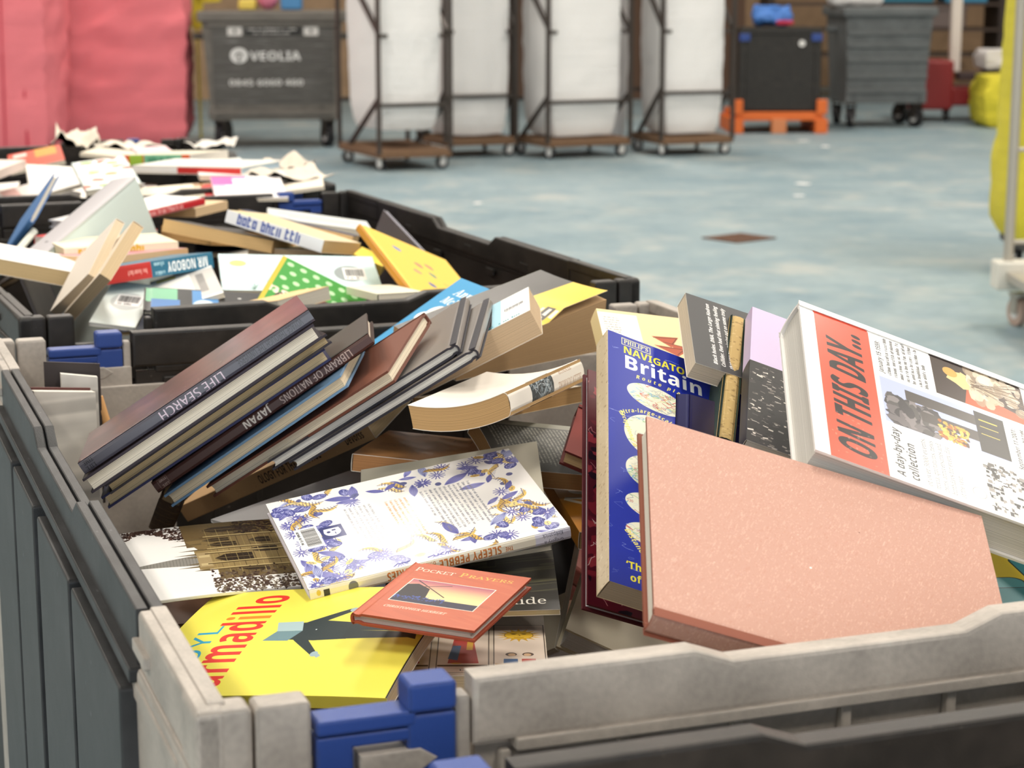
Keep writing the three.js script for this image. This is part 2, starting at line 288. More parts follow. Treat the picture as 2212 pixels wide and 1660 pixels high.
  white_strip: [0.3087, 0.9854, -3.4478, 0.4239, 0.4556, 0.4595, -0.6337, 0.09183, 0.183, 0.009892],
  photo_black: [0.3454, 0.954, -3.4762, -0.6531, -0.004318, -0.1574, 0.7407, 0.09549, 0.2526, 0.01196],
  orange_spine: [0.6918, 1.0144, -3.8287, 0.6836, -0.2293, -0.2431, -0.6489, 0.1497, 0.2185, 0.02764],
  red_spine: [0.7094, 1.0196, -3.5114, -0.652, 0.2837, 0.2907, 0.6403, 0.196, 0.2931, 0.01907],
  magenta_white: [0.7301, 1.0017, -3.1594, 0.6669, 0.05311, 0.05387, -0.7413, 0.1573, 0.2364, 0.00783],
  cream_red: [0.5975, 0.983, -3.2387, -0.6826, -0.06116, -0.01632, 0.7281, 0.1783, 0.2315, 0.009978],
  food_photo: [0.5049, 0.973, -3.3706, 0.6765, 0.061, 0.08681, -0.7288, 0.1066, 0.2752, 0.009978],
  orange_red: [0.3787, 0.996, -4.1137, 0.6818, 0.09762, -0.03533, -0.7242, 0.1398, 0.2613, 0.01198],
  pink_pages: [0.1774, 1.0347, -3.4574, -0.1478, 0.683, 0.7008, 0.1434, 0.15, 0.2187, 0.02041],
  white_stack: [0.7939, 0.991, -3.8571, 0.7142, 0.07815, 0.0349, -0.6947, 0.1468, 0.2612, 0.009996],
  white_stack_two: [0.7739, 1.0089, -3.4532, -0.7057, -0.04449, -0.0637, 0.7042, 0.2004, 0.2757, 0.01186],
  pink_thin: [0.676, 1.0120, -4.0689, -0.6994, -0.01849, -0.008721, 0.7145, 0.0921, 0.1977, 0.00594],
  cream_far: [0.5626, 1.0105, -4.0489, 0.6956, 0.0847, 0.1622, -0.6948, 0.1151, 0.2184, 0.009986],
  teal_white: [0.856, 0.9943, -3.5278, -0.7043, -0.02274, -0.0635, 0.7067, 0.1151, 0.2309, 0.01003],
  cream_corner: [0.8711, 0.9986, -3.2324, -0.6971, -0.1253, -0.03913, 0.7049, 0.09513, 0.2121, 0.007996],
  left_white: [0.2391, 0.9692, -3.6286, 0.7095, 0.0766, 0.02415, -0.7002, 0.08193, 0.2325, 0.01199],
};
const pageTex = noiseTexture(256, (u, v) => {
  const l = perlin.noise(0.5, v * 90, 31) * 26 + perlin.noise(u * 3, v * 40, 32) * 14 + (Math.sin(v * 2 * Math.PI * 9) > 0.93 ? -34 : 0);
  const k = 232 + l; return [k, k, k];
});
const pageCache = new Map();
function pageMat(hex) { if (!pageCache.has(hex)) pageCache.set(hex, mat(hex, 0.9, { map: pageTex })); return pageCache.get(hex); }
const plainCache = new Map();
function plainMat(hex, rough = 0.5) { const k = hex + '/' + rough; if (!plainCache.has(k)) plainCache.set(k, mat(hex, rough, { bumpMap: scaled(grain, 20), bumpScale: 0.00008 })); return plainCache.get(k); }
// cover wrapped round the spine: outer skin carries the print (back | spine | front), inner skin and edges are plain
function coverGeometry(w, h, t, b, round, hinge, nx, ny, deform) {
  const path = [], add = (x, z, s) => path.push([x, z, s]);
  const T = t / 2, R = round;
  for (let i = 0; i <= nx; i++) { const k = i / nx; add(w / 2 - k * (w - 0.012), T, k * (w - 0.012)); }
  if (hinge) { add(-w / 2 + 0.009, T - hinge, w - 0.009); add(-w / 2 + 0.006, T - hinge, w - 0.006); add(-w / 2 + 0.0025, T, w - 0.0025); }
  const n = 6; for (let i = 0; i <= n; i++) { const a = Math.PI / 2 - (i / n) * Math.PI; add(-w / 2 + R - Math.cos(a) * R, Math.sin(a) * T, w + (i / n) * t); }
  if (hinge) { add(-w / 2 + 0.0025, -T, w + t + 0.0025); add(-w / 2 + 0.006, -T + hinge, w + t + 0.006); add(-w / 2 + 0.009, -T + hinge, w + t + 0.009); }
  for (let i = 0; i <= nx; i++) { const k = i / nx; add(-w / 2 + 0.012 + k * (w - 0.012), -T, w + t + 0.012 + k * (w - 0.012)); }
  const S = 2 * w + t, N = path.length, inner = path.map(([x, z], i) => {
    const p = path[Math.max(0, i - 1)], q = path[Math.min(N - 1, i + 1)]; let dx = q[0] - p[0], dz = q[1] - p[1]; const l = Math.hypot(dx, dz) || 1; dx /= l; dz /= l;
    return [x - dz * b, z + dx * b];
  });
  const pos = [], uv = [], V = new THREE.Vector3();
  const put = (x, y, z, u, v) => { V.set(x, y, z); if (deform) deform(V, w, h, t, 'cover'); pos.push(V.x, V.y, V.z); uv.push(u, v); };
  const quad = (A, B, C, D) => { for (const q of [A, B, C, A, C, D]) put(...q); };
  const yy = (j) => -h / 2 + (j / ny) * h;
  for (let i = 0; i < N - 1; i++) for (let j = 0; j < ny; j++) {
    const a = path[i], c = path[i + 1], y0 = yy(j), y1 = yy(j + 1), v0 = j / ny, v1 = (j + 1) / ny, ua = 1 - a[2] / S, uc = 1 - c[2] / S;
    quad([a[0], y0, a[1], ua, v0], [a[0], y1, a[1], ua, v1], [c[0], y1, c[1], uc, v1], [c[0], y0, c[1], uc, v0]);
  }
  const outer = pos.length / 3;
  for (let i = 0; i < N - 1; i++) for (let j = 0; j < ny; j++) {
    const a = inner[i], c = inner[i + 1], y0 = yy(j), y1 = yy(j + 1);
    quad([c[0], y0, c[1], 0, 0], [c[0], y1, c[1], 0, 1], [a[0], y1, a[1], 1, 1], [a[0], y0, a[1], 1, 0]);
  }
  for (const [y, f] of [[h / 2, 1], [-h / 2, 0]]) for (let i = 0; i < N - 1; i++) {
    const a = path[i], c = path[i + 1], d = inner[i + 1], e = inner[i];
    if (f) quad([a[0], y, a[1], 0, 0], [e[0], y, e[1], 0, 1], [d[0], y, d[1], 1, 1], [c[0], y, c[1], 1, 0]); else quad([c[0], y, c[1], 1, 0], [d[0], y, d[1], 1, 1], [e[0], y, e[1], 0, 1], [a[0], y, a[1], 0, 0]);
  }
  for (const i of [0, N - 1]) for (let j = 0; j < ny; j++) {
    const a = path[i], e = inner[i], y0 = yy(j), y1 = yy(j + 1);
    if (i) quad([a[0], y0, a[1], 0, 0], [a[0], y1, a[1], 0, 1], [e[0], y1, e[1], 1, 1], [e[0], y0, e[1], 1, 0]); else quad([e[0], y0, e[1], 0, 0], [e[0], y1, e[1], 0, 1], [a[0], y1, a[1], 1, 1], [a[0], y0, a[1], 1, 0]);
  }
  let g = new THREE.BufferGeometry();
  g.setAttribute('position', new THREE.Float32BufferAttribute(pos, 3)); g.setAttribute('uv', new THREE.Float32BufferAttribute(uv, 2));
  g = toCreasedNormals(g, 0.7);
  g.clearGroups(); g.addGroup(0, outer, 0); g.addGroup(outer, pos.length / 3 - outer, 1);
  return g;
}
function pageGeometry(w, h, t, b, over, cave, nx, ny, deform) {
  const x0 = -w / 2 + Math.max(b, 0.002), x1 = w / 2 - over, y0 = -h / 2 + over, y1 = h / 2 - over, T = t / 2 - b, nz = 6;
  const pos = [], uv = [], V = new THREE.Vector3();
  const P = (k, v, s) => { const z = s * T, x = x0 + k * (x1 - x0) - (k > 0.999 ? cave * (1 - s * s) : 0); V.set(x, y0 + v * (y1 - y0), z); if (deform) deform(V, w, h, t, 'pages'); return [V.x, V.y, V.z]; };
  const quad = (pts, uvs) => { for (const i of [0, 1, 2, 0, 2, 3]) { pos.push(...pts[i]); uv.push(...uvs[i]); } };
  const S = (i) => -1 + (2 * i) / nz, vz = (i) => (S(i) * T) / 0.016;
  for (let i = 0; i < nz; i++) {
    for (let j = 0; j < ny; j++) for (const [k, f] of [[1, 1], [0, 0]]) {
      const a = j / ny, c = (j + 1) / ny, q = [P(k, a, S(i)), P(k, c, S(i)), P(k, c, S(i + 1)), P(k, a, S(i + 1))], m = [[a * h, vz(i)], [c * h, vz(i)], [c * h, vz(i + 1)], [a * h, vz(i + 1)]];
      if (f) quad(q, m); else quad([...q].reverse(), [...m].reverse());
    }
    for (let j = 0; j < nx; j++) for (const v of [1, 0]) {
      const a = j / nx, c = (j + 1) / nx, q = [P(a, v, S(i)), P(a, v, S(i + 1)), P(c, v, S(i + 1)), P(c, v, S(i))], m = [[a * w, vz(i)], [a * w, vz(i + 1)], [c * w, vz(i + 1)], [c * w, vz(i)]];
      if (v) quad(q, m); else quad([...q].reverse(), [...m].reverse());
    }
  }
  for (let i = 0; i < nx; i++) for (let j = 0; j < ny; j++) for (const s of [1, -1]) {
    const a = i / nx, c = (i + 1) / nx, d = j / ny, e = (j + 1) / ny, q = [P(a, d, s), P(c, d, s), P(c, e, s), P(a, e, s)], m = [[0.3, 0.3], [0.31, 0.3], [0.31, 0.31], [0.3, 0.31]];
    if (s > 0) quad(q, m); else quad([...q].reverse(), m);
  }
  const g = new THREE.BufferGeometry(); g.setAttribute('position', new THREE.Float32BufferAttribute(pos, 3)); g.setAttribute('uv', new THREE.Float32BufferAttribute(uv, 2));
  return toCreasedNormals(g, 0.6);
}
// o: kind hard|soft, pages, print(ctx, w, h, t) in millimetres or color, edge, ppm (pixels per millimetre), rough, deform, name
function book(id, label, group, o) {
  const p = POSE[id], [w, h, t] = [p[7], p[8], o.t ?? p[9]];
  const g = new THREE.Group(); g.name = numbered(o.name ?? (o.kind === 'hard' ? 'hardback_book' : o.kind === 'sheet' ? 'booklet' : 'paperback_book')); scene.add(g);
  g.position.set(p[0], p[1], p[2]); g.quaternion.set(p[3], p[4], p[5], p[6]); tag(g, label, o.category ?? (o.kind === 'sheet' ? 'booklet' : 'book'), group);
  const hard = o.kind === 'hard', b = hard ? Math.min(0.0026, t * 0.2) : 0.0006, over = hard ? 0.0035 : 0.0004, nx = o.deform ? 10 : 1, ny = o.deform ? 10 : 1;
  let skin;
  if (o.print) {
    const k = o.ppm ?? 2, Wm = (2 * w + t) * 1000, Hm = h * 1000;
    const tx = canvasTexture(Math.min(2048, Wm * k), Math.min(2048, Hm * k), (ctx, cw, ch) => { ctx.scale(cw / Wm, ch / Hm); reseed(id.length * 977 + id.charCodeAt(0) * 131 + id.charCodeAt(1)); o.print(ctx, w * 1000, Hm, t * 1000); });
    skin = new THREE.MeshPhysicalMaterial({ map: tx, roughness: o.rough ?? 0.42, clearcoat: o.coat ?? 0, clearcoatRoughness: 0.25, bumpMap: scaled(grain, 8), bumpScale: o.bump ?? 0.00004 });
  } else skin = plainMat(o.color, o.rough ?? 0.6);
  const edge = plainMat(o.edge ?? o.color ?? 0xe8e2d6, 0.6);
  const round = o.round ?? (hard ? Math.min(t * 0.28, 0.006) : 0.0008);
  const c = new THREE.Mesh(coverGeometry(w, h, t, b, round, hard && t > 0.009 ? 0.0012 : 0, nx, ny, o.deform), [skin, edge]); c.name = 'cover'; c.castShadow = c.receiveShadow = true; g.add(c);
  const q = new THREE.Mesh(pageGeometry(w, h, t, b, over, hard ? 0.0025 : 0.0003, nx, ny, o.deform), pageMat(o.pages ?? 0xf0e6d2)); q.name = 'page_block'; q.castShadow = q.receiveShadow = true; g.add(q);
  if (o.more) o.more(g, w, h, t);
  return g;
}
// bends: bow along the width / height, fanning pages, a lifted front cover
const bow = (ax, ay = 0, sk = 0) => (v, w, h) => { v.z += ax * (1 - (2 * v.x / w) ** 2) + ay * (1 - (2 * v.y / h) ** 2) + sk * (v.x / w) * (v.y / h); };
const lift = (k, side = 1, wedge = 0) => (v, w, h, t, what) => {
  const f = v.x / w + 0.5; if (wedge) v.z = -t / 2 + (v.z + t / 2) * (1 - wedge * (0.5 - v.y / h));
  if (what === 'cover' && v.z * side > t * 0.3) v.z += side * k * f * f;
};
// drawing helpers (millimetres)
const fillAll = (c, w, h, t, col) => { c.fillStyle = col; c.fillRect(-2, -2, 2 * w + t + 4, h + 4); };
function txt(c, s, x, y, size, col, font = 'sans-serif', o = {}) {
  c.save(); c.translate(x, y); if (o.rot) c.rotate(o.rot); if (o.skew) c.transform(1, 0, -o.skew, 1, 0, 0); c.scale(o.sx ?? 1, 1);
  c.fillStyle = col; c.font = (o.style ?? '') + ' ' + size + 'px ' + font; c.textAlign = o.align ?? 'left'; c.textBaseline = o.base ?? 'alphabetic';
  if (o.max) { const m = c.measureText(s).width; if (m > o.max) c.scale(o.max / m, 1); } if (o.fit) { const m = c.measureText(s).width; c.scale(o.fit / m, 1); }
  if (o.heavy) { c.strokeStyle = col; c.lineWidth = o.heavy; c.lineJoin = 'round'; c.strokeText(s, 0, 0); }
  c.fillText(s, 0, 0); c.restore();
}
function spineText(c, s, w, t, y, size, col, font, o = {}) { txt(c, s, w + t / 2, y, size, col, font, { rot: Math.PI / 2, base: 'middle', ...o }); }
function glyphs(c, x, y, wd, size, col) {       // a line of print too small or too soft to read
  c.fillStyle = col; let p = x; const e = x + wd, k = size * 0.5;
  while (p < e - k) { const n = 2 + Math.floor(rnd() * 7); for (let i = 0; i < n && p < e - k; i++) { const tall = rnd() < 0.3 ? 1.5 : 1, b = k * 0.3; c.fillRect(p, y - k * tall, b, k * tall); if (rnd() < 0.7) c.fillRect(p, y - k, k * 0.62, b * 0.8); if (rnd() < 0.6) c.fillRect(p + k * 0.5, y - k, b, k); if (rnd() < 0.5) c.fillRect(p, y - b, k * 0.7, b * 0.8); p += k * 0.95; } p += k * 0.7; }
}
function lines(c, x, y, wd, n, step, size, col) { for (let i = 0; i < n; i++) glyphs(c, x, y + i * step, wd * (i === n - 1 ? 0.6 : rr(0.92, 1)), size, col); }
function spineGlyphs(c, w, t, y, len, size, col, dx = 0) { c.save(); c.translate(w + t / 2 + dx, y); c.rotate(Math.PI / 2); glyphs(c, 0, size * 0.28, len, size, col); c.restore(); }
function barcode(c, x, y, w, h, bg = '#fff') { c.fillStyle = bg; c.fillRect(x, y, w, h); c.fillStyle = '#222'; let p = x + w * 0.08; while (p < x + w * 0.9) { const b = rr(0.25, 0.9); c.fillRect(p, y + h * 0.1, b, h * 0.62); p += b + rr(0.3, 0.9); } glyphs(c, x + w * 0.12, y + h * 0.93, w * 0.7, h * 0.2, '#222'); }
function blot(c, x, y, rx, ry, col, a = 0, n = 10, j = 0.18) { c.save(); c.translate(x, y); c.rotate(a); c.fillStyle = col; c.beginPath(); for (let i = 0; i <= n; i++) { const f = (i / n) * Math.PI * 2, k = 1 + rr(-j, j); const px = Math.cos(f) * rx * k, py = Math.sin(f) * ry * k; if (i) c.lineTo(px, py); else c.moveTo(px, py); } c.closePath(); c.fill(); c.restore(); }
function oval(c, x, y, rx, ry, col, a = 0) { c.fillStyle = col; c.beginPath(); c.ellipse(x, y, rx, ry, a, 0, Math.PI * 2); c.fill(); }
function arcText(c, s, cx, cy, r, a0, size, col, font = 'sans-serif', style = 'bold', ry = 1) {
  c.font = style + ' ' + size + 'px ' + font; let a = a0; for (const ch of s) { const m = c.measureText(ch).width; a += m / 2 / r; c.save(); c.translate(cx + Math.sin(a) * r, cy - Math.cos(a) * r * ry); c.rotate(a * ry); c.fillStyle = col; c.textAlign = 'center'; c.fillText(ch, 0, 0); c.restore(); a += m / 2 / r + 0.012; }
}
function poly(c, pts, col) { c.fillStyle = col; c.beginPath(); pts.forEach(([x, y], i) => (i ? c.lineTo(x, y) : c.moveTo(x, y))); c.closePath(); c.fill(); }
function stroke(c, pts, col, lw) { c.strokeStyle = col; c.lineWidth = lw; c.lineCap = 'round'; c.beginPath(); pts.forEach(([x, y], i) => (i ? c.lineTo(x, y) : c.moveTo(x, y))); c.stroke(); }
function speckle(c, x, y, w, h, n, cols, r0, r1) { for (let i = 0; i < n; i++) oval(c, x + rnd() * w, y + rnd() * h, rr(r0, r1), rr(r0, r1), cols[Math.floor(rnd() * cols.length)]); }

// ---------------------------------------------------------------- books in the grey-cornered box
const GS = 'hardbacks leaning in a row in the grey-cornered box', GA = 'books and booklets heaped in the grey-cornered box', GR = 'books leaning at the right of the grey-cornered box';
const PI = Math.PI, y0s = (i) => (Math.sin(i * 12.9898) * 43758.5453 % 1 + 1) % 1;
book('life_search', 'dark-spined hardback with a glossy pink nebula back, topmost of the leaning row', GS, { kind: 'hard', ppm: 2.4, pages: 0xf3ecdc, edge: '#2e2c3a', rough: 0.28, coat: 0.5, round: 0.004, print(c, w, h, t) {
  fillAll(c, w, h, t, '#6b4f52');
  for (let i = 0; i < 420; i++) { const x = rnd() * w, y = rnd() * h, r = rr(8, 34); c.globalAlpha = 0.07; oval(c, x, y, r, r * 0.7, ['#a9706a', '#8b6a72', '#c08a78', '#5d4a5e', '#7d5a58', '#b77e74'][i % 6]); } c.globalAlpha = 1;
  speckle(c, 0, 0, w, h, 3000, ['rgba(255,235,220,.12)', 'rgba(30,15,20,.14)'], 0.12, 0.3);
  for (let i = 0; i < 26; i++) { c.fillStyle = '#e9dcd6'; c.fillRect(w - rr(20, 70), h * 0.35 + rr(0, h * 0.4), rr(0.4, 1.4), rr(1, 3.6)); }
  c.fillStyle = '#4b4a55'; c.fillRect(w - 1, 0, t + 2, h);
  spineText(c, 'VOYAGE THROUGH THE UNIVERSE', w, t, 12, 7, '#100f14', 'sans-serif', { fit: 82 });
  spineText(c, 'LIFE SEARCH', w, t, 112, 10, '#d9c6d6', 'sans-serif', { fit: 82 });
  spineText(c, 'TIME', w - 2.6, t, h - 16, 4.4, '#121118', 'serif', { style: 'bold' }); spineText(c, 'LIFE', w + 2.6, t, h - 16, 5, '#121118', 'serif', { style: 'bold' });
} });
book('voyage_two', 'dark purple hardback with thick white striped pages, second in the leaning row', GS, { kind: 'hard', color: 0x2f2733, edge: '#2a2330', pages: 0xf6eedd, rough: 0.35 });
book('voyage_three', 'thin dark hardback with tan pages, third in the leaning row', GS, { kind: 'hard', color: 0x2b2530, edge: '#2a2530', pages: 0xcdb78f, rough: 0.4 });
book('navy_cream', 'navy blue clothbound book with cream pages, fourth in the leaning row', GS, { kind: 'hard', color: 0x1f2350, edge: '#232858', pages: 0xe2cda6, rough: 0.6 });
book('japan', 'dark green hardback with brown lettered spine in the middle of the leaning row', GS, { kind: 'hard', ppm: 2.2, pages: 0xe8d8c4, edge: '#3c2622', rough: 0.4, print(c, w, h, t) {
  fillAll(c, w, h, t, '#41433e'); c.fillStyle = '#4a2c26'; c.fillRect(w - 1, 0, t + 2, h);
  spineText(c, 'LIBRARY OF NATIONS', w, t, 26, 9, '#cdb9ae', 'sans-serif', { fit: 96 });
  spineText(c, 'JAPAN', w, t, 136, 9, '#e6ddd2', 'sans-serif', { style: 'bold', fit: 36 });
  c.strokeStyle = '#a08a80'; c.lineWidth = 0.4; c.strokeRect(w + 3.4, h - 18, t - 6.8, 12); spineText(c, 'TIME', w - 2.2, t, h - 17, 3.6, '#b7a49a', 'serif', { style: 'bold' }); spineText(c, 'LIFE', w + 2.2, t, h - 17, 3.6, '#b7a49a', 'serif', { style: 'bold' });
} });
book('blue_cream', 'pale blue hardback with worn cream pages, right below the brown lettered spine', GS, { kind: 'hard', color: 0x6f93b4, edge: '#6a8dae', pages: 0xe9d7b8, rough: 0.6 });
book('brown', 'chestnut brown clothbound hardback with bright page ends in the leaning row', GS, { kind: 'hard', color: 0x7d4a37, edge: '#6b3c2c', pages: 0xf2e4ca, rough: 0.62 });
const greyBoard = { kind: 'hard', color: 0x7e7772, edge: '#23202b', pages: 0xece8df, rough: 0.32, round: 0.006 };
book('grey_upper', 'grey glossy hardback with rounded spine, upper of the two grey volumes', GS, greyBoard);
book('grey_lower', 'grey glossy hardback with rounded spine, lower of the two grey volumes', GS, greyBoard);
book('new_age', 'tan paperback with black lettered spine lying under the leaning row', GS, { kind: 'soft', ppm: 2.4, pages: 0xd9c094, rough: 0.6, print(c, w, h, t) {
  fillAll(c, w, h, t, '#b08d63'); speckle(c, 0, 0, 2 * w + t, h, 700, ['rgba(90,60,30,.12)', 'rgba(230,200,160,.12)'], 0.3, 1.5);
  spineText(c, 'OLOGY FOR THE NEW AGE', w, t, h * 0.42, 11, '#2a1c12', 'sans-serif', { style: 'bold', fit: h * 0.32 });
  spineText(c, 'DeVorss', w, t, h * 0.87, 10, '#2a1c12', 'sans-serif', { style: 'bold', fit: h * 0.09 });
} });
book('leather', 'small old brown leather-bound book with a flaking spine under the leaning row', GA, { kind: 'hard', ppm: 2.5, pages: 0xb89a70, edge: '#4a321c', rough: 0.7, round: 0.003, bump: 0.0004, print(c, w, h, t) {
  fillAll(c, w, h, t, '#4d3820'); speckle(c, 0, 0, 2 * w + t, h, 900, ['rgba(20,12,5,.4)', 'rgba(140,105,60,.35)'], 0.3, 2);
  for (const y of [0.2, 0.4, 0.6, 0.8]) { c.fillStyle = '#6e5430'; c.fillRect(w, h * y, t, 1.6); }
} });
book('cathedral', 'booklet with a cathedral spire photo printed against white sky, beside the left wall', GA, { kind: 'sheet', t: 0.004, ppm: 3, pages: 0xe6dcae, rough: 0.35, coat: 0.3, deform: bow(0.004, 0.003), print(c, w, h, t) {
  fillAll(c, w, h, t, '#f3f1ee'); const X = w + t;     // front: sky on top, cathedral below
  const q = (x, y) => [X + w * x, h * y], R = (x, y, ww, hh, col) => { c.fillStyle = col; c.fillRect(X + w * x, h * y, w * ww, h * hh); };
  for (let i = 0; i < 900; i++) { const y = Math.pow(rnd(), 0.8) * 0.6, d = 0.13 + 0.1 * Math.sin(y * 16) + 0.05 * rnd(); blot(c, X + w * (1 - d * Math.pow(rnd(), 0.7)), h * y, rr(0.7, 2.2), rr(0.7, 2.2), ['#35231e', '#472f28', '#2c1d1a', '#523a30'][i % 4], 0, 6, 0.4); }      // leaves over the sky
  R(0.62, 0.5, 0.4, 0.5, '#6a5737'); R(0.16, 0.62, 0.86, 0.38, '#6d5b3a');
  poly(c, [q(0.3, 0.53), q(0.56, 0.53), q(0.58, 1), q(0.27, 1)], '#927d52'); poly(c, [q(0.56, 0.56), q(0.72, 0.5), q(0.76, 1), q(0.56, 1)], '#7f6b45');
  poly(c, [q(0.42, 0.14), q(0.355, 0.54), q(0.5, 0.54)], '#8e8b84');                        // spire
  for (let i = 0; i < 24; i++) stroke(c, [q(0.42 - 0.063 * i / 24, 0.14 + 0.4 * i / 24), q(0.42 + 0.078 * i / 24, 0.143 + 0.4 * i / 24)], '#5c5a55', 0.35);
  stroke(c, [q(0.42, 0.08), q(0.42, 0.16)], '#6b675f', 0.5);
  for (const [x, y0] of [[0.34, 0.42], [0.38, 0.47], [0.47, 0.47], [0.51, 0.42], [0.29, 0.5], [0.57, 0.45], [0.66, 0.42], [0.74, 0.44]]) poly(c, [q(x, y0), q(x - 0.014, 0.58), q(x + 0.014, 0.58)], '#6a5a3b');
  R(0.33, 0.535, 0.2, 0.07, '#a8936a'); R(0.35, 0.545, 0.03, 0.055, '#c6b384'); R(0.46, 0.545, 0.03, 0.055, '#c6b384');
  for (const [x, y, ww, hh, col] of [[0.38, 0.62, 0.1, 0.2, '#2f2318'], [0.6, 0.6, 0.06, 0.16, '#33271a'], [0.68, 0.58, 0.05, 0.15, '#33271a'], [0.83, 0.6, 0.09, 0.3, '#3b2d1e'], [0.24, 0.72, 0.06, 0.16, '#33271a'], [0.48, 0.8, 0.07, 0.16, '#2f2318'], [0.62, 0.82, 0.08, 0.12, '#33271a']]) { poly(c, [q(x, y + hh), q(x, y + 0.06), q(x + ww / 2, y), q(x + ww, y + 0.06), q(x + ww, y + hh)], col); stroke(c, [q(x + ww / 2, y), q(x + ww / 2, y + hh)], '#a08c60', 0.6); }
  for (let i = 0; i < 13; i++) stroke(c, [q(rr(0.16, 0.3), 0.62 + i * 0.03), q(rr(0.8, 1), 0.62 + i * 0.03)], i % 2 ? '#4d3f28' : '#a5925f', rr(0.3, 0.8));
  for (const x of [0.28, 0.36, 0.5, 0.56, 0.75]) { R(x, 0.58, 0.012, 0.42, '#57462a'); R(x + 0.012, 0.6, 0.012, 0.4, '#c0ab78'); }
  for (let i = 0; i < 520; i++) blot(c, X + w * (0.22 * rnd() * (0.4 + y0s(i))), h * (1 - 0.42 * y0s(i + 7)), rr(0.7, 2.4), rr(0.7, 2.4), ['#3b2a22', '#5b4a3a', '#4a352c', '#6f6250'][i % 4], 0, 6, 0.4);
  for (let i = 0; i < 160; i++) blot(c, X + w * rr(0.78, 1), h * rr(0.78, 1), rr(0.8, 2.8), rr(0.8, 2.8), ['#3b2a22', '#2c211b'][i % 2], 0, 6, 0.4);
} });
book('armadillo', 'bright yellow book with big red title and a suited figure hiding behind a book', GA, { kind: 'soft', t: 0.013, ppm: 3, pages: 0xe9cfa8, rough: 0.4, coat: 0.2, deform: bow(0.006, 0.004), print(c, w, h, t) {
  fillAll(c, w, h, t, '#f3e75a'); const X = w + t; c.fillStyle = '#1d1c12'; c.fillRect(X, h - 1.6, w, 1.6);
  txt(c, 'LE', X + w * 0.28, h * 0.08, 26, '#2fa0c8', 'sans-serif', { sx: 1.3 }); txt(c, 'OYL', X + w * 0.24, h * 0.19, 32, '#2fa0c8', 'sans-serif', { sx: 1.3 });
  c.save(); c.translate(X + w * 0.06, h * 0.35); c.font = 'bold 46px sans-serif'; const full = c.measureText('armadillo').width, k = w * 0.88 / full; c.scale(k, 1.42); let x = 0; for (const [i, ch] of [...'armadillo'].entries()) { c.fillStyle = i === 5 ? '#f08a2a' : '#e8372c'; c.fillText(ch, x, 0); x += c.measureText(ch).width; } c.restore();
  // the suited figure with an open book for a face
  const cx = X + w * 0.53, S = (a) => h * a;
  poly(c, [[cx - 16, S(0.5)], [cx + 15, S(0.5)], [cx + 19, S(0.6)], [cx + 15, S(0.72)], [cx - 15, S(0.72)], [cx - 18, S(0.6)]], '#223033');
  poly(c, [[cx - 15, S(0.7)], [cx + 15, S(0.7)], [cx + 9, S(0.95)], [cx + 1, S(0.94)], [cx + 0.6, S(0.75)], [cx - 1, S(0.94)], [cx - 10, S(0.96)]], '#1f2b2e');
  poly(c, [[cx - 10, S(0.94)], [cx - 1, S(0.935)], [cx - 2, S(0.965)], [cx - 13, S(0.975)]], '#182022'); poly(c, [[cx + 1, S(0.935)], [cx + 9, S(0.94)], [cx + 14, S(0.97)], [cx + 2, S(0.965)]], '#182022');
  poly(c, [[cx + 12, S(0.505)], [cx + 18, S(0.53)], [cx + 44, S(0.655)], [cx + 37, S(0.665)], [cx + 12, S(0.57)]], '#223033'); poly(c, [[cx - 12, S(0.505)], [cx - 19, S(0.53)], [cx - 42, S(0.625)], [cx - 37, S(0.64)], [cx - 14, S(0.57)]], '#223033');
  for (const [hx, hy, s] of [[cx + 41, S(0.665), 1], [cx - 41, S(0.64), -1]]) { oval(c, hx, hy, 4.4, 4, '#9fb6c0'); for (let f = -2; f <= 2; f++) stroke(c, [[hx, hy], [hx + s * (3 + f * 1.2), hy + 7 - Math.abs(f)]], '#9fb6c0', 1.5); }
  poly(c, [[cx - 17, S(0.4)], [cx, S(0.43)], [cx, S(0.53)], [cx - 18, S(0.5)]], '#6f8f97'); poly(c, [[cx + 17, S(0.405)], [cx, S(0.43)], [cx, S(0.53)], [cx + 18, S(0.505)]], '#a9c2c6');
  oval(c, cx + 2, S(0.58), 0.9, 0.9, '#dfe8ea');
} });
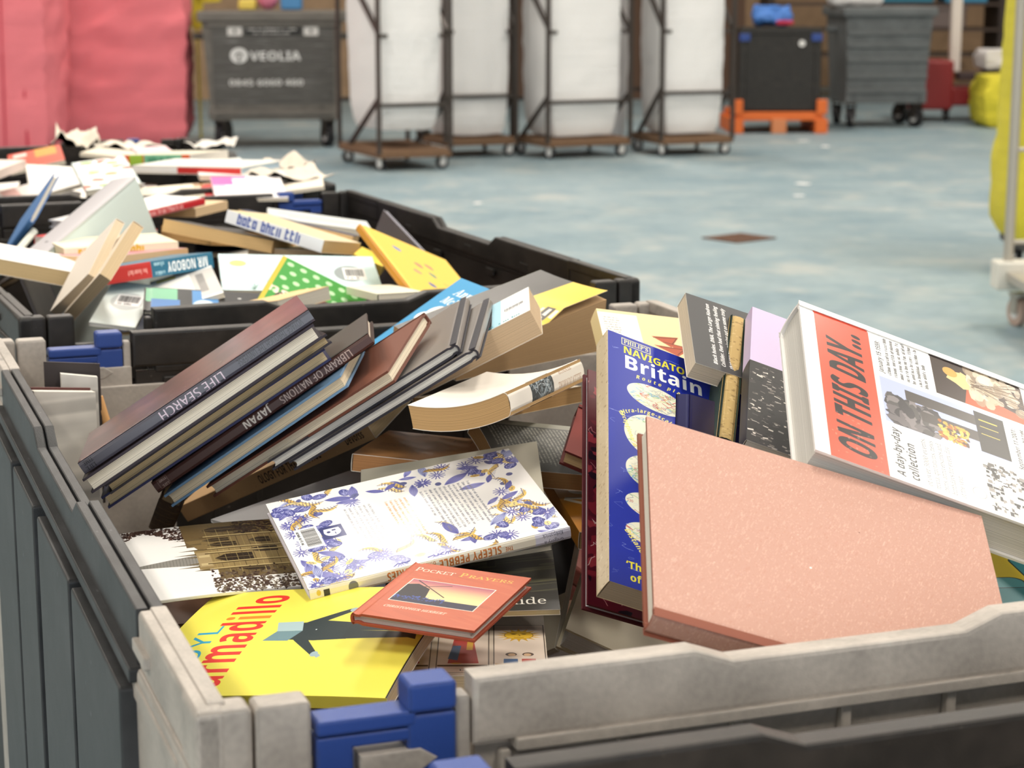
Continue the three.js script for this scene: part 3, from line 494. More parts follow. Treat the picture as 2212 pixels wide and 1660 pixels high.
book('pocket', 'small rust red hardback with a framed windmill sunset picture', GA, { kind: 'hard', ppm: 4, pages: 0xf7f1e6, edge: '#b5563c', rough: 0.42, print(c, w, h, t) {
  fillAll(c, w, h, t, '#bd5f41'); const X = w + t; for (let i = 0; i < 60; i++) { c.globalAlpha = 0.1; oval(c, X + rnd() * w, rnd() * h, rr(6, 24), rr(1, 4), i % 2 ? '#8f3f2a' : '#dd8a66', 0.3); } c.globalAlpha = 1;
  txt(c, 'P', X + w * 0.08, h * 0.15, 13, '#f2d9c8', 'serif'); txt(c, 'OCKET', X + w * 0.145, h * 0.15, 9.6, '#f2d9c8', 'serif', { fit: 34 }); txt(c, 'P', X + w * 0.46, h * 0.15, 13, '#e8b64e', 'serif'); txt(c, 'RAYERS', X + w * 0.535, h * 0.15, 9.6, '#e8b64e', 'serif', { fit: 46 });
  const x0 = X + w * 0.16, y0 = h * 0.3, pw = w * 0.68, ph = h * 0.4; c.fillStyle = '#f4e6d8'; c.fillRect(x0 - 1, y0 - 1, pw + 2, ph + 2);
  const g = c.createLinearGradient(0, y0, 0, y0 + ph); g.addColorStop(0, '#a5566a'); g.addColorStop(0.4, '#e9b98a'); g.addColorStop(0.75, '#f5e09a'); g.addColorStop(1, '#f0d58a'); c.fillStyle = g; c.fillRect(x0, y0, pw, ph);
  c.save(); c.beginPath(); c.rect(x0, y0, pw, ph); c.clip();
  poly(c, [[x0, y0 + ph * 0.25], [x0 + pw * 0.12, y0 + ph * 0.18], [x0 + pw * 0.3, y0 + ph * 0.34], [x0 + pw * 0.36, y0 + ph * 0.75], [x0, y0 + ph * 0.85]], '#251d24');
  stroke(c, [[x0 + pw * 0.08, y0 + ph * 0.04], [x0 + pw * 0.55, y0 + ph * 0.62]], '#2a1d22', 1.2); stroke(c, [[x0 + pw * 0.16, y0 + ph * 0.3], [x0 + pw * 0.5, y0 + ph * 0.1]], '#3a2630', 1.2);
  c.fillStyle = '#26243c'; c.fillRect(x0, y0 + ph * 0.76, pw, ph * 0.3); speckle(c, x0, y0 + ph * 0.72, pw * 0.6, ph * 0.16, 60, ['#3d57b0', '#2f4490'], 0.5, 1.4); c.restore();
  txt(c, 'CHRISTOPHER HERBERT', X + w * 0.17, h * 0.82, 6.4, '#f2d9c8', 'serif', { style: 'italic', fit: 62 });
} });
const floral = (c, x0, y0, w, h, n, inset) => {      // a border of leaf, shell and pebble ornaments
  const lav = ['#8f8fc9', '#a3a4d8', '#7a7cba', '#b9c0e4'], yel = ['#e9c873', '#f0d894', '#dcb55c'];
  for (let i = 0; i < n; i++) {
    const e = Math.floor(rnd() * 4), k = rnd(), d = inset * (0.15 + 0.85 * rnd()); const x = e === 0 ? x0 + k * w : e === 1 ? x0 + w - d : e === 2 ? x0 + k * w : x0 + d, y = e === 0 ? y0 + d : e === 1 ? y0 + k * h : e === 2 ? y0 + h - d : y0 + k * h;
    const a = rnd() * 6.3, ty = i % 5, col = lav[i % 4], yc = yel[i % 3];
    c.save(); c.translate(x, y); c.rotate(a); c.scale(1.35, 1.35);
    if (ty === 0) { const Ln = rr(14, 28); c.fillStyle = col; c.beginPath(); c.moveTo(0, 0); c.quadraticCurveTo(Ln * 0.5, -Ln * 0.34, Ln, 0); c.quadraticCurveTo(Ln * 0.5, Ln * 0.34, 0, 0); c.fill(); for (let q = -2; q <= 2; q++) stroke(c, [[1, 0], [Ln * 0.55, q * Ln * 0.07], [Ln - 1, 0]], '#5a5c9e', 0.3); }
    if (ty === 1) { c.fillStyle = yc; c.beginPath(); c.moveTo(0, 0); c.bezierCurveTo(6, -9, 16, 8, 24, -3); c.bezierCurveTo(18, 11, 7, 1, 0, 0); c.fill(); for (let q = 0; q < 8; q++) stroke(c, [[2 + q * 2.6, -2], [3.5 + q * 2.6, 2]], '#4b4470', 0.45); stroke(c, [[0, 0], [6, -3], [14, 3], [24, -3]], '#4b4470', 0.5); }
    if (ty === 2) { oval(c, 0, 0, rr(2.5, 4.5), rr(1.8, 3), i % 2 ? '#6f739f' : yc); stroke(c, [[-2, -0.6], [-0.5, 0.6], [1, -0.6], [2.2, 0.5]], '#484a7a', 0.4); }
    if (ty === 3) { for (let q = 0; q < 12; q++) stroke(c, [[0, 0], [Math.cos(q * 0.524) * 6.5, Math.sin(q * 0.524) * 6.5]], '#6a6ab0', 0.9); oval(c, 0, 0, 1.2, 1.2, '#e9e6f6'); }
    if (ty === 4) { oval(c, 0, 0, 6, 4.2, '#565a9c'); for (let q = 0; q < 14; q++) stroke(c, [[rr(-5, 5), rr(-3.4, 3.4)], [rr(-5, 5), rr(-3.4, 3.4)]], '#b9bbe6', 0.35); }
    c.restore();
  }
};
book('pebble', 'white picture book with lavender and yellow ornaments and orange spine letters', GA, { kind: 'hard', ppm: 3.6, pages: 0xf6f1e8, edge: '#e9e4ee', rough: 0.33, coat: 0.3, print(c, w, h, t) {
  fillAll(c, w, h, t, '#fbf8f4'); reseed(77); floral(c, 2, 2, w - 4, h - 4, 210, 46);
  lines(c, w * 0.26, h * 0.24, w * 0.5, 11, 5.2, 4, '#8a8a96'); lines(c, w * 0.28, h * 0.5, w * 0.46, 5, 5.2, 4, '#e2a070'); lines(c, w * 0.26, h * 0.64, w * 0.5, 6, 5.2, 4, '#8a8a96', 'sans-serif');
  c.fillStyle = '#454a7c'; c.fillRect(w * 0.4, h - 62, 26, 24); c.fillStyle = '#f6f4fa'; c.beginPath(); c.moveTo(w * 0.4 + 5, h - 58); c.lineTo(w * 0.4 + 5, h - 42); c.arc(w * 0.4 + 12, h - 50, 9, PI / 2, -PI / 2, true); c.fill(); c.fillStyle = '#454a7c'; c.fillRect(w * 0.4 + 8, h - 54, 2.6, 4); c.fillRect(w * 0.4 + 14, h - 53, 4, 1); oval(c, w * 0.4 + 12, h - 46, 2, 2, '#454a7c');
  barcode(c, w * 0.36, h - 37, 44, 24);
  const gx = w; c.fillStyle = '#faf3df'; c.fillRect(gx, 0, t, h);
  c.fillStyle = '#e6e4f2'; c.fillRect(gx, 0, t, 38); spineText(c, 'Gregory &', w - t * -0.22, t, 8, 4.6, '#5a5a6e', 'sans-serif'); spineText(c, 'Kirkpatrick', w - t * 0.2, t, 8, 4.6, '#5a5a6e', 'sans-serif');
  spineText(c, 'THE', w, t, 62, 4.6, '#c9783e', 'sans-serif', { style: 'bold' }); spineText(c, 'SLEEPY PEBBLE', w, t, 74, 9.6, '#d27c3a', 'sans-serif', { style: 'bold', fit: 66 }); spineText(c, 'AND', w + t * 0.17, t, 144, 4, '#c9783e', 'sans-serif', { style: 'bold' }); spineText(c, 'OTHER', w - t * 0.17, t, 143, 4, '#c9783e', 'sans-serif', { style: 'bold' }); spineText(c, 'STORIES', w, t, 160, 9.6, '#d27c3a', 'sans-serif', { style: 'bold', fit: 34 });
  oval(c, gx + t * 0.5, h - 44, t * 0.3, 5, '#77797f'); c.fillStyle = '#33333d'; c.fillRect(gx + t * 0.3, h - 20, t * 0.4, 6); oval(c, gx + t * 0.4, h - 9, 2.2, 2.2, '#e8c95a');
} });
book('white_sheet', 'plain white magazine lying under the white picture book', GA, { kind: 'sheet', color: 0xf0ecea, pages: 0xf2eee6, rough: 0.4, name: 'magazine', category: 'magazine' });
book('beige_booklet', 'pale grey beige booklet poking out behind the white picture book', GA, { kind: 'sheet', color: 0xc9c4b2, pages: 0xe9e2cc, rough: 0.5 });
book('guide', 'dark olive landscape booklet whose cover ends in the letters uide', GA, { kind: 'sheet', ppm: 2.6, pages: 0xd8c89c, rough: 0.4, coat: 0.2, print(c, w, h, t) {
  fillAll(c, w, h, t, '#33312a'); const X = w + t; for (let i = 0; i < 160; i++) { c.globalAlpha = 0.35; oval(c, X + rnd() * w, h * rr(0.1, 0.84), rr(8, 36), rr(0.8, 3), ['#57533c', '#6d6a4c', '#403d2e', '#7d7a58'][i % 4], -0.15); } c.globalAlpha = 1;
  c.fillStyle = '#2c2924'; c.fillRect(X, h * 0.84, w, h * 0.16); for (const x of [0.3, 0.45, 0.6]) { c.fillStyle = '#26241d'; c.fillRect(X + w * x, h * 0.4, 8, h * 0.2); }
  txt(c, 'Guide', X + w * 0.93, h * 0.945, 19, '#ddd8cc', 'serif', { align: 'right' });
} });
book('tarot', 'old card book printed with a golden sun face beside a red-robed figure', GA, { kind: 'soft', ppm: 3, pages: 0xd8c3a0, rough: 0.45, print(c, w, h, t) {
  fillAll(c, w, h, t, '#d9cbb8'); const X = w + t;
  for (const [i, x] of [0.02, 0.36, 0.69].entries()) {
    c.strokeStyle = '#3a2a22'; c.lineWidth = 0.8; c.strokeRect(X + w * x, h * 0.3, w * 0.3, h * 0.66); c.fillStyle = '#e4d3c2'; c.fillRect(X + w * x + 1, h * 0.3 + 1, w * 0.3 - 2, h * 0.66 - 2); const cx = X + w * (x + 0.15), W3 = w * 0.3;
    if (i === 2) { for (let q = 0; q < 16; q++) { const a = q * PI / 8; poly(c, [[cx + Math.cos(a - 0.16) * 13, h * 0.45 + Math.sin(a - 0.16) * 13], [cx + Math.cos(a) * 23, h * 0.45 + Math.sin(a) * 23], [cx + Math.cos(a + 0.16) * 13, h * 0.45 + Math.sin(a + 0.16) * 13]], '#d6a52e'); } oval(c, cx, h * 0.45, 14, 14, '#e2b637'); c.strokeStyle = '#5c431c'; c.lineWidth = 0.5; c.stroke(); for (const s of [-1, 1]) { oval(c, cx + s * 5, h * 0.435, 2.4, 1.3, '#4a3418'); stroke(c, [[cx + s * 2, h * 0.42], [cx + s * 8, h * 0.418]], '#4a3418', 0.8); } stroke(c, [[cx, h * 0.44], [cx + 1.4, h * 0.462], [cx - 1, h * 0.464]], '#6b4c20', 0.7); stroke(c, [[cx - 4.5, h * 0.483], [cx, h * 0.487], [cx + 4.5, h * 0.483]], '#5a3a1a', 1);
      for (const s of [-1, 1]) { oval(c, cx + s * 8, h * 0.72, 5.4, 6, '#4a3020'); oval(c, cx + s * 7.4, h * 0.725, 3.6, 4.6, '#d9b48c'); poly(c, [[cx + s * 2, h * 0.78], [cx + s * 15, h * 0.78], [cx + s * 16, h * 0.95], [cx + s * 1, h * 0.95]], s > 0 ? '#b5372a' : '#2d5a8c'); } c.fillStyle = '#c2a070'; c.fillRect(cx - W3 / 2 + 1, h * 0.84, W3 - 2, h * 0.02); }
    else { poly(c, [[cx - 8, h * 0.42], [cx + 8, h * 0.42], [cx + 15, h * 0.84], [cx - 14, h * 0.84]], '#b5372a'); poly(c, [[cx - 10, h * 0.6], [cx - 2, h * 0.6], [cx - 5, h * 0.8], [cx - 14, h * 0.78]], '#2d5a8c'); poly(c, [[cx + 4, h * 0.5], [cx + 10, h * 0.5], [cx + 9, h * 0.66], [cx + 3, h * 0.66]], '#d6a52e'); oval(c, cx, h * 0.38, 5, 6, '#d9b48c'); oval(c, cx - 6, h * 0.84, 5, 2, '#d6a52e'); c.fillStyle = '#5a4028'; c.fillRect(X + w * x + 1, h * 0.86, W3 - 2, h * 0.022); txt(c, 'L.', cx, h * 0.935, 6, '#2a1c16', 'serif', { align: 'center', style: 'bold' }); }
  }
} });
book('cream_hard', 'cream clothbound book leaning under the red marbled one, pages to the front', GA, { kind: 'hard', color: 0xe6dcc2, edge: '#d9cdb0', pages: 0xf4f1ec, rough: 0.6 });
book('cream_thin', 'thin grey and black booklet squeezed against the cream clothbound book', GA, { kind: 'sheet', ppm: 1.6, pages: 0xe6dfce, print(c, w, h, t) { fillAll(c, w, h, t, '#8c877c'); c.fillStyle = '#23252f'; c.fillRect(w + t, h * 0.2, w, h * 0.42); c.fillStyle = '#cfc6b0'; c.fillRect(w + t, h * 0.62, w, h * 0.4); } });
book('marbled', 'thin hardback with dark red marbled boards, standing left of the blue atlas', GR, { kind: 'hard', ppm: 2.4, pages: 0xcfcfd2, edge: '#5a1620', rough: 0.3, coat: 0.4, print(c, w, h, t) {
  fillAll(c, w, h, t, '#5e1720'); for (let i = 0; i < 620; i++) blot(c, rnd() * (2 * w + t), rnd() * h, rr(2, 9), rr(2, 9), ['#8e2530', '#2a1014', '#741c28', '#a83a40', '#180a0e'][i % 5], 0, 9, 0.4);
  for (let i = 0; i < 260; i++) { let x = rnd() * (2 * w + t), y = rnd() * h; const p = [[x, y]]; for (let q = 0; q < 4; q++) { x += rr(-5, 5); y += rr(-5, 5); p.push([x, y]); } stroke(c, p, ['#e2c4bc', '#c98a88', '#f0dcd2'][i % 3], rr(0.3, 0.9)); }
} });
const atlasMap = (c, x, y, rx, ry) => { c.save(); c.beginPath(); c.ellipse(x, y, rx, ry, 0.08, 0, 2 * PI); c.clip(); c.fillStyle = '#e9e8d2'; c.fillRect(x - rx, y - ry, 2 * rx, 2 * ry); for (let i = 0; i < 70; i++) { let px = x + rr(-rx, rx), py = y + rr(-ry, ry); const p = [[px, py]]; for (let q = 0; q < 5; q++) { px += rr(-7, 7); py += rr(-4, 4); p.push([px, py]); } stroke(c, p, ['#7fb2d2', '#b9c98a', '#c25a5a', '#9aa0a8', '#d8b36a', '#8fbf8a', '#c9c6b2'][i % 7], rr(0.25, 0.8)); } for (let i = 0; i < 8; i++) txt(c, String(88 + i * 7), x + rr(-rx, rx), y + rr(-ry, ry), 4, '#a03038', 'sans-serif'); c.restore(); };
book('atlas', 'large worn blue road atlas with yellow and white title and round map windows', GR, { kind: 'soft', ppm: 3, pages: 0xdccdb0, edge: '#d9c9a6', rough: 0.32, coat: 0.35, deform: (v, w, h) => { v.z += 0.005 * Math.sin((v.y / h + 0.5) * 5) * (v.x / w + 0.5); }, print(c, w, h, t) {
  fillAll(c, w, h, t, '#1f2f9e'); const X = w + t; c.fillStyle = '#dccbaa'; c.fillRect(w - 2, 0, t + 2, h); speckle(c, w, 0, t, h, 300, ['rgba(120,90,50,.25)', 'rgba(250,240,215,.3)'], 0.4, 1.6);
  c.strokeStyle = '#efe9a6'; c.lineWidth = 0.9; c.strokeRect(X + 17, 4, 33, 9); txt(c, "PHILIP'S", X + 19, 11.4, 8, '#efe9a6', 'serif', { style: 'bold', fit: 29 });
  txt(c, 'NAVIGATOR', X + 18, 25.5, 13.4, '#f0e23e', 'sans-serif', { style: 'bold', fit: 82 }); txt(c, 'Britain', X + 18, 46, 26, '#f8f8f4', 'sans-serif', { style: 'bold', fit: 94 });
  arcText(c, 'Route planning maps', X + 52, 250, 196, -0.1, 7, '#efe27a', 'sans-serif', 'bold italic');
  atlasMap(c, X + 56, 76, 34, 17); arcText(c, 'Ultra-large-scale NAVIGATOR mapping', X + 50, 150, 50, -0.8, 7, '#efe27a', 'sans-serif', 'bold italic'); atlasMap(c, X + 54, 132, 36, 30);
  c.save(); c.translate(X + 14, 108); c.rotate(1.25); txt(c, 'Exceptional d', 0, 0, 7, '#efe27a', 'sans-serif', { style: 'bold italic' }); c.restore();
  atlasMap(c, X + 56, 182, 37, 24); atlasMap(c, X + 60, 226, 42, 18); atlasMap(c, X + 62, 262, 44, 16); c.save(); c.translate(X + 16, 262); c.rotate(0.95); txt(c, 'Distance', 0, 0, 8, '#efe27a', 'sans-serif', { style: 'bold italic' }); c.restore();
  txt(c, '\u2018The', X + 18, h - 22, 12, '#f0e23e', 'sans-serif', { style: 'bold' }); txt(c, 'of', X + 22, h - 8, 12, '#f0e23e', 'sans-serif', { style: 'bold' });
  for (let i = 0; i < 36; i++) { let x = X + rnd() * w * (i % 3 ? 1 : 0.2), y = rnd() * h; const p = [[x, y]]; for (let q = 0; q < 4; q++) { x += rr(-9, 9); y += rr(-3, 3); p.push([x, y]); } stroke(c, p, '#aeb9e2', rr(0.15, 0.4)); }
} });
book('bird_book', 'cream paperback with a red bird drawing, peeping out above the blue atlas', GR, { kind: 'soft', ppm: 2.4, pages: 0xf0dfbf, rough: 0.5, print(c, w, h, t) {
  fillAll(c, w, h, t, '#ecd9a6'); const X = w + t; c.fillStyle = '#f9f6ef'; c.fillRect(X, 5, w * 0.36, h); lines(c, X + 6, 14, 22, 12, 4, 3, '#8a8478');
  for (const [x, y, a, s] of [[0.58, 0.2, 0.5, 1], [0.66, 0.23, -0.4, 1], [0.62, 0.27, 0.1, 1.3]]) { poly(c, [[X + w * x - 18 * s, h * y - 4], [X + w * x + 16 * s, h * y - 12 * a], [X + w * x + 4, h * y + 12]], '#b5573a'); stroke(c, [[X + w * x - 16, h * y - 2], [X + w * x + 14, h * y - 9 * a], [X + w * x + 4, h * y + 9]], '#3c241a', 0.7); }
} });
book('black_holes', 'charcoal paperback with slanted white type on its back, leaning above the atlas', GR, { kind: 'soft', ppm: 3, pages: 0xe3d2b8, rough: 0.45, print(c, w, h, t) {
  fillAll(c, w, h, t, '#4b4a4a'); const T = ['Black holes. DNA. The Large Hadron', 'Collider. Ever had that sinking feeling', 'that you are missing out on some truly', 'spectacular science?'];
  T.forEach((s, i) => txt(c, s, w * 0.5, 26 + i * 9, 6.2, '#f4f2ee', 'sans-serif', { style: 'bold italic', align: 'center', max: w * 0.86 })); txt(c, 'Fear not. Help is at hand.', w * 0.5, 74, 6.2, '#f4f2ee', 'sans-serif', { style: 'bold italic', align: 'center' }); lines(c, 12, 90, w - 24, 9, 7, 5, '#e8e6e2', 'sans-serif');
} });
book('navy_small', 'small navy blue leatherette book resting on the atlas', GR, { kind: 'hard', color: 0x2c2a5c, edge: '#25244e', pages: 0xe0cfae, rough: 0.35 });
book('old_tan', 'old green and tan clothbound book with a split spine, beside the charcoal paperback', GR, { kind: 'hard', ppm: 2.4, pages: 0xd6bd8c, edge: '#20362c', rough: 0.6, print(c, w, h, t) { fillAll(c, w, h, t, '#23382c'); c.fillStyle = '#c2a468'; c.fillRect(w - 2, 0, t + 6, h); speckle(c, w, 0, t, h, 200, ['rgba(90,65,30,.35)', 'rgba(240,220,170,.3)'], 0.3, 1.6); poly(c, [[w + t * 0.66, 0], [w + t + 5, 0], [w + t + 5, h * 0.7], [w + t * 0.8, h * 0.62]], '#2a4032'); } });
book('lilac', 'lilac paperback with a black and white aerial photo of houses', GR, { kind: 'soft', ppm: 2.6, pages: 0xe9e2d2, rough: 0.4, print(c, w, h, t) {
  fillAll(c, w, h, t, '#c9b8d8'); const X = w + t; c.fillStyle = '#2a2726'; c.fillRect(w, h * 0.42, w + t, h * 0.6); for (let i = 0; i < 620; i++) { const a = rr(-0.3, 0.3); c.save(); c.translate(X + rnd() * w, h * (0.44 + 0.56 * rnd())); c.rotate(a); c.fillStyle = ['#e4dcd2', '#a89f98', '#4a4542', '#161413', '#766e68'][i % 5]; c.fillRect(0, 0, rr(1, 7), rr(0.8, 2.6)); c.restore(); } poly(c, [[X + w * 0.5, h * 0.6], [X + w * 0.95, h * 0.56], [X + w * 0.9, h * 0.7], [X + w * 0.62, h * 0.74]], '#cfc6bc'); txt(c, '\u2022 A fascina', X + w * 0.62, h * 0.38, 6, '#4a3f58', 'sans-serif');
} });
book('this_day', 'thick white hardback with big black letters on an orange red band', GR, { kind: 'hard', ppm: 3, pages: 0xe6e2da, edge: '#e9e6e2', rough: 0.33, coat: 0.35, print(c, w, h, t) {
  fillAll(c, w, h, t, '#fafaf8'); c.fillStyle = '#1f1d20'; c.fillRect(w + t * 0.2, 0, t * 0.6, h * 0.3); c.fillStyle = '#e4573c'; c.fillRect(-2, 15, w * 1.0 + 2, 58);
  txt(c, 'ON THIS DAY...', w * 0.05, 62, 50, '#231a1a', 'sans-serif', { style: 'bold', fit: w * 0.84, skew: 0.16, heavy: 1.6 });
  c.globalAlpha = 0.35; speckle(c, 2, 16, w * 0.3, 56, 40, ['#f6b9a8'], 0.3, 1.6); c.globalAlpha = 1;
  txt(c, 'A day-by-day', w * 0.03, 90, 12, '#1c1a1a', 'sans-serif', { style: 'bold', fit: w * 0.3, skew: 0.12 }); txt(c, 'collection', w * 0.03, 104, 13, '#1c1a1a', 'sans-serif', { style: 'bold', fit: w * 0.23, skew: 0.12 });
  ['of over 5000 events,', 'trivia, quotations, news', 'items, anniversaries and', 'birthdays for every day', 'of the year.'].forEach((s, i) => txt(c, s, w * 0.03, 116 + i * 8.4, 7, '#2a2828', 'serif', { fit: i < 4 ? w * 0.3 : w * 0.14 }));
  const ph = (x, y, pw, hh, bg) => { c.fillStyle = bg; c.fillRect(x, y, pw, hh); c.save(); c.beginPath(); c.rect(x, y, pw, hh); c.clip(); };
  const x1 = w * 0.36, p1 = w * 0.3; ph(x1, 78, p1, 132, '#b4bde4'); for (let i = 0; i < 200; i++) blot(c, x1 + p1 * rr(0.05, 0.6), 88 + rnd() * rnd() * 60, rr(3, 9), rr(3, 9), ['#6d6668', '#54504f', '#837c7c', '#3f3c3d'][i % 4]); c.fillStyle = '#4c4642'; c.fillRect(x1 + p1 * 0.66, 104, p1 * 0.22, 112); c.fillRect(x1 + p1 * 0.3, 118, p1 * 0.22, 96); c.fillStyle = '#2f2c26'; c.fillRect(x1 + p1 * 0.1, 178, p1, 34); for (let i = 0; i < 90; i++) blot(c, x1 + p1 * rr(0.08, 0.46), 150 + rr(-14, 16), rr(1, 4), rr(1, 4), ['#e2a23a', '#f0c55c', '#a8642a', '#5c4632'][i % 4]); for (let i = 0; i < 5; i++) { c.fillStyle = '#d9c24e'; c.fillRect(x1 + p1 * rr(0.3, 0.9), 182, 1, 20); } c.restore();
  txt(c, 'January 15 1559:', w * 0.69, 84, 7.4, '#1c1a1a', 'sans-serif', { style: 'bold', fit: w * 0.22, skew: 0.12 }); lines(c, w * 0.69, 92, w * 0.28, 7, 6.6, 5.4, '#3a3838', 'serif');
  const x2 = w * 0.69; ph(x2, 140, w * 0.28, 100, '#3a2a22'); poly(c, [[x2 - 4, 170], [x2 + 26, 176], [x2 + 10, 242], [x2 - 4, 242]], '#c2562c'); blot(c, x2 + w * 0.16, 172, 12, 16, '#e9c98a'); oval(c, x2 + w * 0.19, 160, 7, 8, '#d8a24e'); for (let i = 0; i < 60; i++) { c.globalAlpha = 0.8; blot(c, x2 + w * rr(0.06, 0.26), 180 + rnd() * 60, rr(3, 10), rr(3, 8), ['#d9cbb4', '#c2b092', '#e6dcc8', '#a8937a'][i % 4]); } c.globalAlpha = 1; for (let i = 0; i < 18; i++) stroke(c, [[x2 + w * 0.16 + rr(-6, 6), 182], [x2 + w * rr(0.02, 0.28), 240]], '#6a5440', 0.6); c.restore();
  txt(c, 'September 11 2001:', x1, 222, 7.4, '#1c1a1a', 'sans-serif', { style: 'bold', fit: w * 0.27, skew: 0.12 }); lines(c, x1, 231, w * 0.3, 6, 6.6, 5.4, '#3a3838', 'serif');
  const sx = w * 0.02; for (let i = 0; i < 260; i++) { const k = rnd(), x = sx + w * 0.3 * rnd(), y = 176 + 84 * k; c.fillStyle = ['#2a2826', '#55504c', '#8c8680', '#c9c4be', '#16140f'][i % 5]; c.fillRect(x, y, rr(1, 6), rr(1, 7)); } for (let i = 0; i < 9; i++) { oval(c, sx + rr(4, w * 0.3), 182 + rr(0, 60), 3.4, 4, '#d9d4ce'); } c.strokeStyle = '#6a6a6a'; c.lineWidth = 0.6; c.beginPath(); c.arc(sx + 18, 166, 7, 0, 2 * PI); c.stroke();
} });
book('salmon', 'big salmon cloth hardback leaning on the front wall in the foreground', GR, { kind: 'hard', ppm: 2.6, pages: 0xf4efe2, edge: '#8a4a34', rough: 0.75, bump: 0.0003, print(c, w, h, t) {
  fillAll(c, w, h, t, '#c39888'); speckle(c, 0, 0, 2 * w + t, h, 26000, ['rgba(240,205,190,.35)', 'rgba(180,120,104,.3)', 'rgba(226,182,168,.35)', 'rgba(205,170,170,.3)'], 0.2, 0.7); for (let i = 0; i < 7000; i++) { c.globalAlpha = 0.22; oval(c, rnd() * (2 * w + t), rnd() * h, rr(1, 3.5), rr(0.3, 0.6), i % 2 ? '#edc9bb' : '#b98474', 0.4); } c.globalAlpha = 1; oval(c, w + t + w * 0.44, h * 0.44, 1, 1.1, '#fbf6f2'); oval(c, w + t + w * 0.7, h * 0.6, 0.6, 0.5, '#5a342c');
} });
book('red_old', 'worn red clothbound book with torn tan pages beside the marbled boards', GR, { kind: 'hard', color: 0x7c2b24, edge: '#5c1c18', pages: 0xc9a878, rough: 0.65 });
book('orange_a', 'amber paperback with a large white letter A, half buried', GA, { kind: 'soft', ppm: 2, pages: 0xa98a60, rough: 0.45, print(c, w, h, t) { fillAll(c, w, h, t, '#c8841f'); txt(c, 'AS', w + t + 36, h * 0.62, 54, '#e8dcc4', 'sans-serif', { style: 'bold', rot: -1.2 }); } });
book('dark_text', 'dark grey paperback with lines of small grey type on its back, half buried', GA, { kind: 'soft', ppm: 2.6, pages: 0xb48a58, rough: 0.45, deform: bow(0.004), print(c, w, h, t) { fillAll(c, w, h, t, '#4a4a46'); c.fillStyle = '#8c8a7c'; c.fillRect(w - 2, 0, t + 16, h); for (const x0 of [8, w + t + 18]) { lines(c, x0, 14, w - 28, 38, 4.6, 3.6, '#b9b6a8', 'serif'); } } });
book('dunmore', 'thick bowed paperback with tan pages and white and grey illustrated spine', GA, { kind: 'soft', ppm: 2.4, pages: 0xcfa873, rough: 0.5, round: 0.006, deform: bow(0.009), print(c, w, h, t) {
  fillAll(c, w, h, t, '#efe6da'); c.fillStyle = '#f3ece0'; c.fillRect(w, 0, t, h); spineText(c, 'HELEN DUNMORE', w + t * 0.15, t, 8, 8, '#b08c74', 'serif', { fit: 62 }); spineText(c, 'ZENNOR', w - t * 0.22, t, 30, 7, '#b08c74', 'serif', { fit: 34 }); c.fillStyle = '#3a4348'; c.fillRect(w - 4, 82, t + 16, 56); for (let i = 0; i < 70; i++) stroke(c, [[w + rnd() * t, 82 + rnd() * 50], [w + rnd() * t, 86 + rnd() * 52]], ['#8fa0a8', '#1d2326', '#d9e0e2'][i % 3], 0.6); for (let i = 0; i < 12; i++) stroke(c, [[w + t + rr(10, 60), rr(60, 180)], [w + t + rr(10, 60), rr(60, 180)]], '#6a4a42', 0.8);
} });
book('under_dunmore', 'tan-paged paperback lying right under the bowed one with the illustrated spine', GA, { kind: 'soft', color: 0xe4d8c6, pages: 0xc79d66, edge: '#d9c6a6' });
book('yellow_black', 'fat paperback with fanned tan pages and a lifted yellow and black cover', GA, { kind: 'soft', ppm: 2.4, pages: 0xd2ad80, rough: 0.4, deform: lift(0.012, 1, 0.6), print(c, w, h, t) { fillAll(c, w, h, t, '#e2c02c'); const X = w + t; poly(c, [[X, 0], [X + w * 0.5, 0], [X + w * 0.36, h], [X, h]], '#37332f'); c.save(); c.translate(X + w * 0.92, h * 0.62); c.rotate(-PI / 2); barcode(c, 0, -16, 46, 15); c.fillStyle = '#3a332a'; c.fillRect(46, -17, 26, 17); glyphs(c, 49, -6, 18, 7, '#f2e6c8'); c.fillStyle = '#3a332a'; c.fillRect(-14, -16, 13, 15); c.restore(); } });
book('barcode', 'open-topped paperback with red and black back and a barcode, white page ends', GA, { kind: 'soft', ppm: 2.6, pages: 0xe3c6a2, rough: 0.4, print(c, w, h, t) { fillAll(c, w, h, t, '#3b3837'); const X = w + t; c.fillStyle = '#d8322c'; c.fillRect(X, h * 0.3, w, h * 0.22); c.fillStyle = '#9fcfe0'; c.fillRect(X, h * 0.19, w, h * 0.06); c.fillStyle = '#f6f4f0'; c.fillRect(X, 0, w, h * 0.19); c.save(); c.translate(X + w * 0.45, h * 0.18); c.rotate(-PI / 2); barcode(c, 0, 0, 30, 20); c.restore(); c.save(); c.translate(X + w * 0.96, h * 0.34); c.rotate(-PI / 2); glyphs(c, 0, 0, 60, 12, '#1c8a9a'); c.restore(); } });
